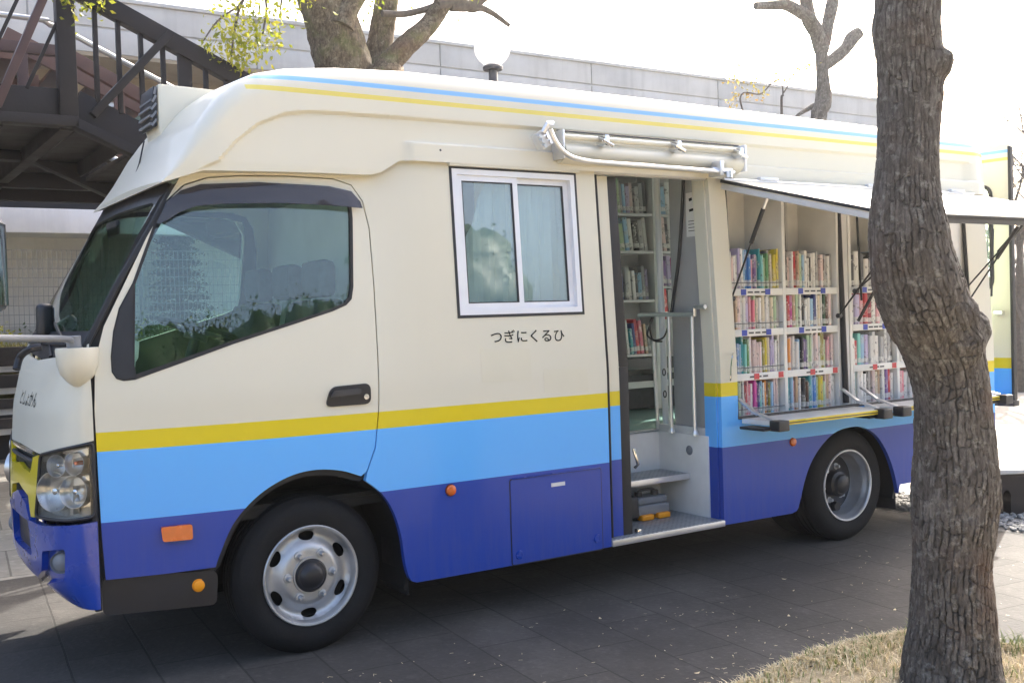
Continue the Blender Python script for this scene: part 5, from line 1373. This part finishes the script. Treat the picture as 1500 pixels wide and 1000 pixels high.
for x in WX:
    w_ = panel('window', [(x, 4.0), (x + 2, 4.0), (x + 2, 5.2), (x, 5.2)], [[(x + .07, 4.07), (x + .965, 4.07), (x + .965, 5.13), (x + .07, 5.13)], [(x + 1.035, 4.07), (x + 1.93, 4.07), (x + 1.93, 5.13), (x + 1.035, 5.13)]], lambda a, z: Vector((a, 13.3, z)), ALU, BLD, 3, .06)
    bx('pane', x + .05, x + 1.95, 13.33, 13.335, 4.05, 5.15, GLASSD, w_, 0); bx('curtain', x + .05, x + 1.95, 13.6, 13.61, 4.0, 5.2, INTG, w_, 0)
bx('canopy_beam', -6, 12, 11.6, 12.5, 2.93, 3.28, WHITEW, BLD, .02)
bx('painted_shade_strip', -6, 21.2, 12.45, 12.5, 3.28, 3.75, DRED, BLD, 0)  # flat dark strip, its colour stands in for the shade above the beam
bx('lower_wall', -6, 21.2, 12.6, 12.9, 1.35, 3.0, GREYW, BLD, 0)
bx('plinth', -6, 21.2, 12.5, 12.6, 1.35, 1.62, FASC, BLD, .01)
bx('floor_slab', -6, 21.2, 12.5, 24, 2.94, 3.27, GREYW, BLD, 0)
bx('end_wall', -6, -5.8, 12.9, 24, 1.35, 5.6, BEIGE, BLD, 0); bx('end_wall', 21.0, 21.2, 12.9, 24, 0, 5.6, BEIGE, BLD, 0)

# terrace with timber fronted steps in front of the low wall
tag(bx('terrace', -14, 42, 10.4, 30, -.2, 1.34, ground_mat('terrace_ground', ((.16, .15, .08), (.26, .24, .13), (.36, .33, .2)), .95, 2, .6, .02), None, 0), kind='structure')
SB = thing('timber_steps', 'dark timber fronted terrace steps below the mesh fence at the far left', 'steps', (0, 9.9, 0))
for y0, z0, z1 in ((10.15, 1.12, 1.36), (9.85, .86, 1.02), (9.6, .62, .74), (9.35, .40, .52)):
    bx('riser_board', -13, 2.6, y0 - .10, y0, z0, z1, TIMBER, SB, .015); bx('tread', -13, 2.6, y0 - .02, 10.45, z0 - .08, z0 + .05, FASC, SB, .01)
bx('support', -13, 2.6, 9.6, 9.7, 0, .62, TIMBER, SB, 0)
gr_ = random.Random(31)
for k in range(7):
    x = -2.2 + k * .75 + gr_.uniform(-.1, .1); c = Vector((x, 10.8, 1.5))
    sh = thing('low_shrub', ['small leafy shrub at the foot of the mesh fence', 'rounded green shrub below the wire fence'][0], 'shrub', (x, 10.8, 1.34), 'shrubs along the mesh fence')
    b = BM(); leaves(b, c, 240, (.16, .12, .10), .06, gr_, 0); fin('foliage', b, LEAF if k % 2 else LEAFG, sh, 0, 180)
    b = BM()
    for j in range(5): tube(b, [Vector((x, 10.8, 1.32)), c + Vector((gr_.gauss(0, .1), gr_.gauss(0, .08), .05))], [.008, .003], 5)
    fin('stem', b, TWIG, sh, 0)
gb = BM(); gq = random.Random(77)
for _ in range(3800):
    p = Vector((gq.uniform(-6, 6), gq.uniform(10.38, 11.6), 1.34)); h = gq.uniform(.03, .12); a = gq.random() * 6; d = Vector((cos(a), sin(a), 0))
    v = [gb.verts.new(q) for q in (p - d * .006, p + d * .006, p + Vector((cos(a + 1), sin(a + 1), 0)) * h * .5 + Vector((0, 0, h)))]; gb.faces.new(v)
tag(fin('bank_grass', gb, leaf_mat('bank_grass_blade', (.22, .21, .06), (.45, .40, .17), .3), None, 0, 180), 'rough yellowish grass on the bank below the mesh fence', 'grass', kind='stuff')
cx_ = un(262, 470, 'y', 11.9).x
CN = thing('conifer', 'layered dark conifer standing between the mesh fence and the low wall', 'tree', (cx_, 11.9, 1.34))
b = BM(); tube(b, [(cx_, 11.9, 1.3), (cx_ + .02, 11.9, 2.2), (cx_, 11.9, 3.05)], [.06, .045, .015], 8); fin('trunk', b, TWIG, CN, 0, 60)
b = BM()
for lv in range(9):
    z = 1.60 + lv * .17; rr = (.52 - lv * .045)
    for k in range(5):
        a = k * 1.2566 + lv * .7
        for t in (.35, .6, .8, 1.0): leaves(b, Vector((cx_ + rr * t * cos(a), 11.9 + rr * t * .45 * sin(a), z - .10 * t)), 40, (.09, .07, .03), .06, gr_, 0)
fin('crown', b, LEAFG, CN, 0, 180)
# wire mesh fence
MF = thing('mesh_fence', 'wire mesh fence in front of the pale low wall at the left', 'fence', (1, 11.4, 1.34))
bm = BM(); fy = 11.4
for k in range(190): bar(bm, (-6 + k * .065, fy, 1.5), (-6 + k * .065, fy, 2.68), .007, .007, (0, 1, 0))
for k in range(10): bar(bm, (-6, fy - .006, 1.52 + k * .128), (6.3, fy - .006, 1.52 + k * .128), .007, .008)
fin('wire_panel', bm, simple('galvanised_wire', (.33, .34, .35), .5, .5, .1), MF, 0)
for k in range(7):
    bm = BM(); tube(bm, [(-5.9 + k * 2, fy + .04, 1.3), (-5.9 + k * 2, fy + .04, 2.72)], .025, 10); fin('post', bm, GREYP, MF, 0)

# ================================================================== STEEL FOOTBRIDGE STAIR
FB = thing('footbridge_stair', 'dark brown steel footbridge stair with railings rising at the left behind the cab', 'stair', (-.2, 4.8, 0))
Y0, Y1 = 4.0, 5.9
slope = -.449
def flight(y, mat, name_, zoff=0, x1=8.2, parent=FB):
    pass
XP = -.235                         # the corner post where landing and flight meet
zb = 3.10                          # underside of the landing beam
def zf(x): return zb + slope * (x - XP - .05) if x > XP + .05 else zb
XE = XP + .05 + (zb - .12) / -slope
for y, far in ((Y0, False), (Y1, True)):
    bm = BM()
    box(bm, -6, XP + .06, y - .01, y + .01, zb + .02, zb + .29); box(bm, -6, XP + .05, y - .09, y + .07, zb, zb + .075)
    fin('landing_beam', bm, BROWNST, FB, .004)
    bm = BM(); p0 = Vector((XP + .03, y, zb + .16)); p1 = Vector((XE, y, .12 + .16))
    bar(bm, p0, p1, .02, .27); bar(bm, p0 + Vector((0, -.01, -.13)), p1 + Vector((0, -.01, -.13)), .16, .07)
    fin('stringer', bm, BROWNST, FB, .004)
    if far: continue
    bm = BM(); box(bm, XP - .075, XP + .055, y - .06, y + .06, zb + .02, 4.36); fin('corner_post', bm, BROWNST, FB, .006)
    rt0 = Vector((XP - .01, y, 4.20)); rt1 = rt0 + Vector((5.2, 0, 5.2 * slope))
    bm = BM(); bar(bm, rt0, rt1, .10, .14); fin('top_rail', bm, BROWNST, FB, .006)
    bm = BM(); bar(bm, (-6, y, 4.22), (XP, y, 4.22), .10, .14); fin('top_rail', bm, BROWNST, FB, .006)
    k = 0; x = XP + .21
    while x < XP + 4.6:
        zt_ = 4.20 + slope * (x - XP); zl_ = zf(x) + .28
        if k % 5 == 4 or k == 5:
            pass
        bm = BM(); w = .018 if k % 6 != 4 else .055
        box(bm, x - w, x + w, y - .018, y + .018, zl_, zt_ - .05); fin('baluster', bm, BROWNST, FB, .003); x += .17; k += 1
    bm = BM(); bar(bm, (XP + .16, y - .0, zb + .10), (XP + .78, y - .0, 4.20 + slope * .66), .06, .13, (0, 1, 0)); fin('brace', bm, BROWNST, FB, .004)
    bm = BM(); bar(bm, (-.74, y, zb + .12), (-.33, y, 4.20), .06, .12, (0, 1, 0)); fin('brace', bm, BROWNRED, FB, .004)
    for j in range(16):
        xx = -.50 - j * .165 + .33
        if j == 1: continue
        bm = BM(); bar(bm, (xx - .36, y, zb + .27), (xx, y, 4.18), .026, .030, (0, 1, 0)); fin('slanted_bar', bm, BROWNST, FB, .002)
ra0, ra1, ra2 = un(0, 66, 'y', Y1), un(90, 76, 'y', Y1), un(166, 119, 'y', Y1)
rs_ = (ra2.z - ra1.z) / (ra2.x - ra1.x)
bm = BM(); bar(bm, (-6, Y1, ra1.z), (ra1.x, Y1, ra1.z), .08, .10); fin('far_rail', bm, BROWNRED, FB, .006)
bm = BM(); bar(bm, ra1, ra1 + Vector((4.2, 0, 4.2 * rs_)), .08, .12); fin('far_rail', bm, TERRA, FB, .006)
for k in range(14):
    x = ra1.x - 1.6 + k * .42; zt_ = ra1.z + (rs_ * (x - ra1.x) if x > ra1.x else 0)
    bm = BM(); box(bm, x - .045, x + .045, Y1 - .03, Y1 + .03, zf(x) + .2, zt_); fin('far_baluster', bm, TERRA if k % 3 else BROWNRED, FB, .004)
n_st = 17
for i in range(n_st):
    x = XP + .05 + (XE - XP) * (i + .5) / n_st; bx('tread', x - .17, x + .19, Y0 + .01, Y1 - .01, zf(x) + .10, zf(x) + .14, BROWNST, FB, .004)
    bx('riser', x + .17, x + .185, Y0 + .01, Y1 - .01, zf(x) - .04, zf(x) + .10, BROWNST, FB, 0)
bx('landing_deck', -6, XP + .05, Y0 + .01, 6.2, zb + .10, zb + .18, BROWNST, FB, .004); bx('landing_deck', -6, 3.4, 6.2, 8.7, zb + .10, zb + .18, BROWNST, FB, .004)
for x in (-5, -3.4, -1.9, -.75, XP - .02): bx('cross_beam', x - .05, x + .05, Y0 + .02, 8.65, zb - .02, zb + .10, BROWNST, FB, .004)
for y in (7.4, 8.6): bx('joist', -6, 3.4, y - .05, y + .05, zb - .06, zb + .10, BROWNST, FB, .004)
bm = BM(); bar(bm, (XP + .9, Y0 + .1, zf(XP + .9) + .02), (XP + .9, Y1 - .1, zf(XP + .9) + .02), .12, .10, (0, 0, 1)); bar(bm, (XP + 2.2, Y0 + .1, zf(XP + 2.2) + .02), (XP + 2.2, Y1 - .1, zf(XP + 2.2) + .02), .12, .10); fin('cross_brace', bm, BROWNRED, FB, .004)
for x, y in ((-3, 4.9), (-3, 8.5), (XE - 3.2, 4.95)): bx('column', x - .12, x + .12, y - .12, y + .12, 0, zf(x) if x > 0 else zb, BROWNST, FB, .01)
# pale tubular hand rails inside the stair
hr = [(-6, 4.25, 3.99), (-.9, 4.25, 3.97), (-.3, 4.25, 3.93), (.2, 4.25, 3.72), (3.2, 4.25, 3.72 + slope * 3.0)]
tb('hand_rail', curve_pts(hr, 4), .022, ALU, FB, 10)
hr2 = [(-6, 5.6, 3.42), (-.35, 5.6, 3.42), (-.05, 5.6, 3.34), (3.4, 5.6, 3.34 + slope * 3.45)]
tb('hand_rail', curve_pts(hr2, 4), .030, WHITEALU, FB, 10)
# second stair behind it, painted terracotta
F2 = thing('terracotta_stair', 'terracotta painted steel stair flight seen through the railings at the upper left', 'stair', (1.5, 8.4, 0))
def z2(x): return 4.62 - .449 * (x - .2)
bm = BM(); bar(bm, (-.1, 8.0, z2(-.1)), (5.5, 8.0, z2(5.5)), .06, .20); fin('stringer', bm, TERRA, F2, .006)
bm = BM(); bar(bm, (-.1, 9.4, z2(-.1)), (5.5, 9.4, z2(5.5)), .06, .20); fin('stringer', bm, TERRA, F2, .006)
bx('landing', -6, .05, 7.97, 9.45, 4.50, 4.72, TERRA, F2, .006)
for i in range(15):
    x = .2 + i * .36; bx('tread', x - .17, x + .17, 8.03, 9.37, z2(x) - .02, z2(x) + .02, BROWNRED, F2, .003)
PINK = simple('pinkish_panel', (.33, .20, .18), .7, 0, .15, 3)
for x, m_ in ((-2.6, TERRA), (-1.7, PINK), (-.75, TERRA), (.25, TERRA), (1.05, TERRA)):
    bx('panel_post', x - .09, x + .09, 8.6, 8.75, 3.28, (4.5 if x < 0 else z2(x) - .1), m_, F2, .005)
bx('side_panel', .05, 2.6, 8.9, 8.95, 3.28, 3.75, PINK, F2, .004)
bx('side_panel', -6, .05, 9.0, 9.05, 3.28, 4.3, BEIGE, F2, .004)

# ================================================================== RIGHT BACKGROUND
bd = Vector((CR.x, CR.y, 0)).normalized(); ang = atan2(bd.y, bd.x)
bo = un(1470, 757, 'z', 0); MB_ = Matrix.Translation((bo.x, bo.y, 0)) @ Matrix.Rotation(ang + .10, 4, 'Z')
BN = thing('stone_bench', 'low stone bench with white top and dark arched legs on the gravel', 'bench', (bo.x + .5, bo.y, 0))
ol = [(-.14, 0), (.0, 0), (.0, .16), (.012, .185), (.03, .195), (.048, .185), (.06, .16), (.06, 0), (.55, 0), (.55, .16), (.57, .195), (.60, .195), (.62, .16), (.62, 0), (1.3, 0), (1.3, .31), (-.14, .31)]
panel('base', ol, [], lambda x, z: MB_ @ Vector((x, 0, z)), DARKB, BN, .3, .50)
bm = BM(); box(bm, -.17, 1.33, -.03, .53, .312, .345, MB_); fin('seat_top', bm, WHITEC, BN, .012)
def brick():
    m, nt, out = new_mat('red_brick'); p = N(nt, 'ShaderNodeBsdfPrincipled'); p.inputs['Roughness'].default_value = .9
    b = N(nt, 'ShaderNodeTexBrick'); b.inputs['Scale'].default_value = 1; b.inputs['Brick Width'].default_value = .45; b.inputs['Row Height'].default_value = .16; b.inputs['Mortar Size'].default_value = .015
    b.inputs['Color1'].default_value = (.20, .075, .055, 1); b.inputs['Color2'].default_value = (.27, .11, .08, 1); b.inputs['Mortar'].default_value = (.35, .31, .28, 1)
    L(nt, coords(nt, rot=(pi / 2, 0, pi / 2)), b.inputs['Vector']); L(nt, b.outputs['Color'], p.inputs['Base Color']); L(nt, bump(nt, b.outputs['Fac'], -.4, .01), p.inputs['Normal']); L(nt, p.outputs[0], out.inputs[0]); return m
BRICK = brick()
wq = un(1486, 520, 'z', .2)
far = CAM + (un(1492, 520, 'x', 10) - CAM).normalized() * 27
BK = thing('brick_building', 'reddish brick building with a dark pitched roof beyond the open rear door', 'building', (far.x + 4, far.y - 4, 0))
fx, fy_ = far.x, far.y
bx('wall', fx, fx + 8, fy_ - 12, fy_ + .8, 0, 2.1, BRICK, BK, 0)
bm = BM(); a = [(fx - .5, 2.1), (fx + 8.5, 2.1), (fx + 4, 4.4)]
v0 = [bm.verts.new((x, fy_ - 12.4, z)) for x, z in a]; v1 = [bm.verts.new((x, fy_ + 1.1, z)) for x, z in a]
bm.faces.new(v0); bm.faces.new(v1[::-1])
for i in range(3): bm.faces.new((v0[i], v1[i], v1[(i + 1) % 3], v0[(i + 1) % 3]))
bmesh.ops.recalc_face_normals(bm, faces=bm.faces[:]); fin('roof', bm, DGREY, BK, 0)
for k in range(5):
    y = fy_ - 1.3 - k * 2.3
    w_ = bx('window', fx - .05, fx + .05, y - .6, y + .6, .9, 1.9, WHITEALU, BK, .01); bx('pane', fx - .06, fx - .052, y - .52, y + .52, .98, 1.82, GLASSD, w_, 0)
# twiggy bare trees
def twig_tree(px, dist, h, seed, label):
    g = CAM + (un(px, 480, 'x', 10) - CAM).normalized() * dist; g.z = 0
    t = thing('bare_tree', label, 'tree', g); r = random.Random(seed); bm = BM()
    def grow(p, d, ln, rad, lev):
        q = p + d * ln; mid_ = p.lerp(q, .5) + Vector((r.gauss(0, .03), r.gauss(0, .03), 0)) * ln
        tube(bm, [p, mid_, q], [rad, rad * .85, rad * .68], 6 if lev < 2 else 4, False)
        if lev >= 5: return
        for _ in range(3 if lev else 4):
            nd = (d + Vector((r.gauss(0, .55), r.gauss(0, .55), r.gauss(.12, .35)))).normalized(); grow(p.lerp(q, r.uniform(.6, 1)), nd, ln * r.uniform(.55, .8), rad * .62, lev + 1)
    grow(g, Vector((r.gauss(0, .05), r.gauss(0, .05), 1)), h * .36, h * .022, 0)
    fin('trunk', bm, TWIG, t, 0, 60)
twig_tree(1497, 20, 5.2, 4, 'bare twiggy tree beyond the open rear door')
twig_tree(1530, 24, 6.4, 5, 'tall bare tree outside the right edge')
# what the window glass looks out on: hedge across the road and added trees behind the photographer
hg = random.Random(8)
for k, (x, y, h) in enumerate(((-16, -20, 3.0), (-10, -21, 3.2), (-3, -22, 3.6), (3.4, -22, 4.3), (9.5, -21.5, 4.4), (15.5, -21, 3.2), (21.5, -20, 2.8))):
    t = thing('hedge', 'clipped evergreen hedge across the road behind the photographer', 'hedge', (x, y, 0), 'hedges across the road')
    b = BM()
    for _ in range(2600): 
        p = Vector((x + hg.uniform(-3.2, 3.2), y + hg.uniform(-.7, .7), hg.uniform(.1, 1) * h)); leaves(b, p, 1, (.1, .1, .1), .24, hg, 0)
    box(b, x - 3.1, x + 3.1, y - .5, y + .5, .02, h * .8); fin('foliage', b, LEAFG, t, 0, 180)

for k, (x, y, h, r_) in enumerate(((-3.0, -14.6, 5.0, 1.9), (-1.0, -14.3, 5.1, 1.85), (.7, -14.6, 5.2, 1.8), (2.3, -14.2, 5.3, 1.85), (3.9, -14.6, 5.5, 1.8), (5.4, -14.3, 5.6, 1.85), (7.0, -14.6, 5.7, 1.9), (8.8, -14.2, 5.5, 1.9))):  # unseen tree row, added and sized to darken the cab window's reflection
    t = thing('reflection_tree', 'unseen evergreen tree added behind the camera to darken the cab window', 'tree', (x, y, 0), 'trees added to darken the window reflection')
    b = BM(); tube(b, [(x, y, 0), (x + .1, y, 1.2), (x, y, h * .6)], [.18, .14, .06], 10); fin('trunk', b, TWIG, t, 0, 60)
    b = BM()
    core = bmesh.ops.create_icosphere(b, subdivisions=4, radius=1)['verts']
    for v in core:
        d = v.co.copy(); m_ = max(abs(d.x), abs(d.z), abs(d.y)); f = (.62 + .38 / m_ * .78) * (.94 + .12 * noise.noise(d * 2.2 + Vector((k * 5, 0, 0))) + .10 * noise.noise(d * 6.5) + .09 * noise.noise(d * 17 + Vector((0, k, 0))))
        v.co = Vector((x + d.x * r_ * f, y + d.y * r_ * f, h * .52 + d.z * h * .45 * f))
    for _ in range(3800):
        d = Vector((hg.gauss(0, 1), hg.gauss(0, 1), hg.gauss(0, 1))).normalized(); d *= (.62 + .38 / max(abs(d.x), abs(d.y), abs(d.z)) * .78) * (.80 + .26 * hg.random())
        q = Vector((x + d.x * r_, y + d.y * r_, h * .52 + d.z * h * .46)); q += d * .35 * noise.noise(q * .8)
        leaves(b, q, 1, (.05, .05, .05), .11, hg, 0)
    fin('crown', b, LEAFG, t, 0, 180)

# ================================================================== LIGHT
SUN_AZ, SUN_EL = radians(63), radians(36)      # azimuth measured from +Y towards +X
w = bpy.data.worlds.new('World'); SC.world = w; w.use_nodes = True
nt = w.node_tree; bg = nt.nodes['Background']
sky = nt.nodes.new('ShaderNodeTexSky'); sky.sky_type = 'NISHITA'; sky.sun_disc = False
sky.sun_elevation = SUN_EL; sky.sun_rotation = SUN_AZ; sky.altitude = 50; sky.air_density = .8; sky.dust_density = 7.0; sky.ozone_density = .3
nt.links.new(sky.outputs[0], bg.inputs[0]); bg.inputs[1].default_value = .14
sd = bpy.data.lights.new('sun', 'SUN'); so = bpy.data.objects.new('sun', sd); COL.objects.link(so)
sd.energy = 2.3; sd.angle = radians(.5); sd.color = (1, .95, .87)
dirn = Vector((sin(SUN_AZ) * cos(SUN_EL), cos(SUN_AZ) * cos(SUN_EL), sin(SUN_EL)))
so.rotation_euler = dirn.to_track_quat('Z', 'Y').to_euler()
vs = SC.view_settings; vs.view_transform = 'Standard'; vs.look = 'None'; vs.exposure = 2.26; vs.gamma = 1; vs.use_curve_mapping = False
SC.cycles.use_denoising = True; SC.cycles.max_bounces = 10; SC.cycles.transparent_max_bounces = 16; SC.cycles.caustics_reflective = False; SC.cycles.caustics_refractive = False
# ================================================================== HAZE ADDED TO IMITATE VEILING LENS GLARE
hz_ = BM(); box(hz_, -60, 75, -40, 60, -1, 14); HZ = fin('glare_haze', hz_, simple('glare_haze_volume', (1, 1, 1)), None, 0); tag(HZ, kind='stuff')
hm_ = MATS['glare_haze_volume'].node_tree; hm_.nodes.clear(); ho = hm_.nodes.new('ShaderNodeOutputMaterial'); pv_ = hm_.nodes.new('ShaderNodeVolumePrincipled')
pv_.inputs['Color'].default_value = (.93, .94, .96, 1); pv_.inputs['Density'].default_value = .0010; pv_.inputs['Anisotropy'].default_value = .72
hm_.links.new(pv_.outputs[0], ho.inputs['Volume'])
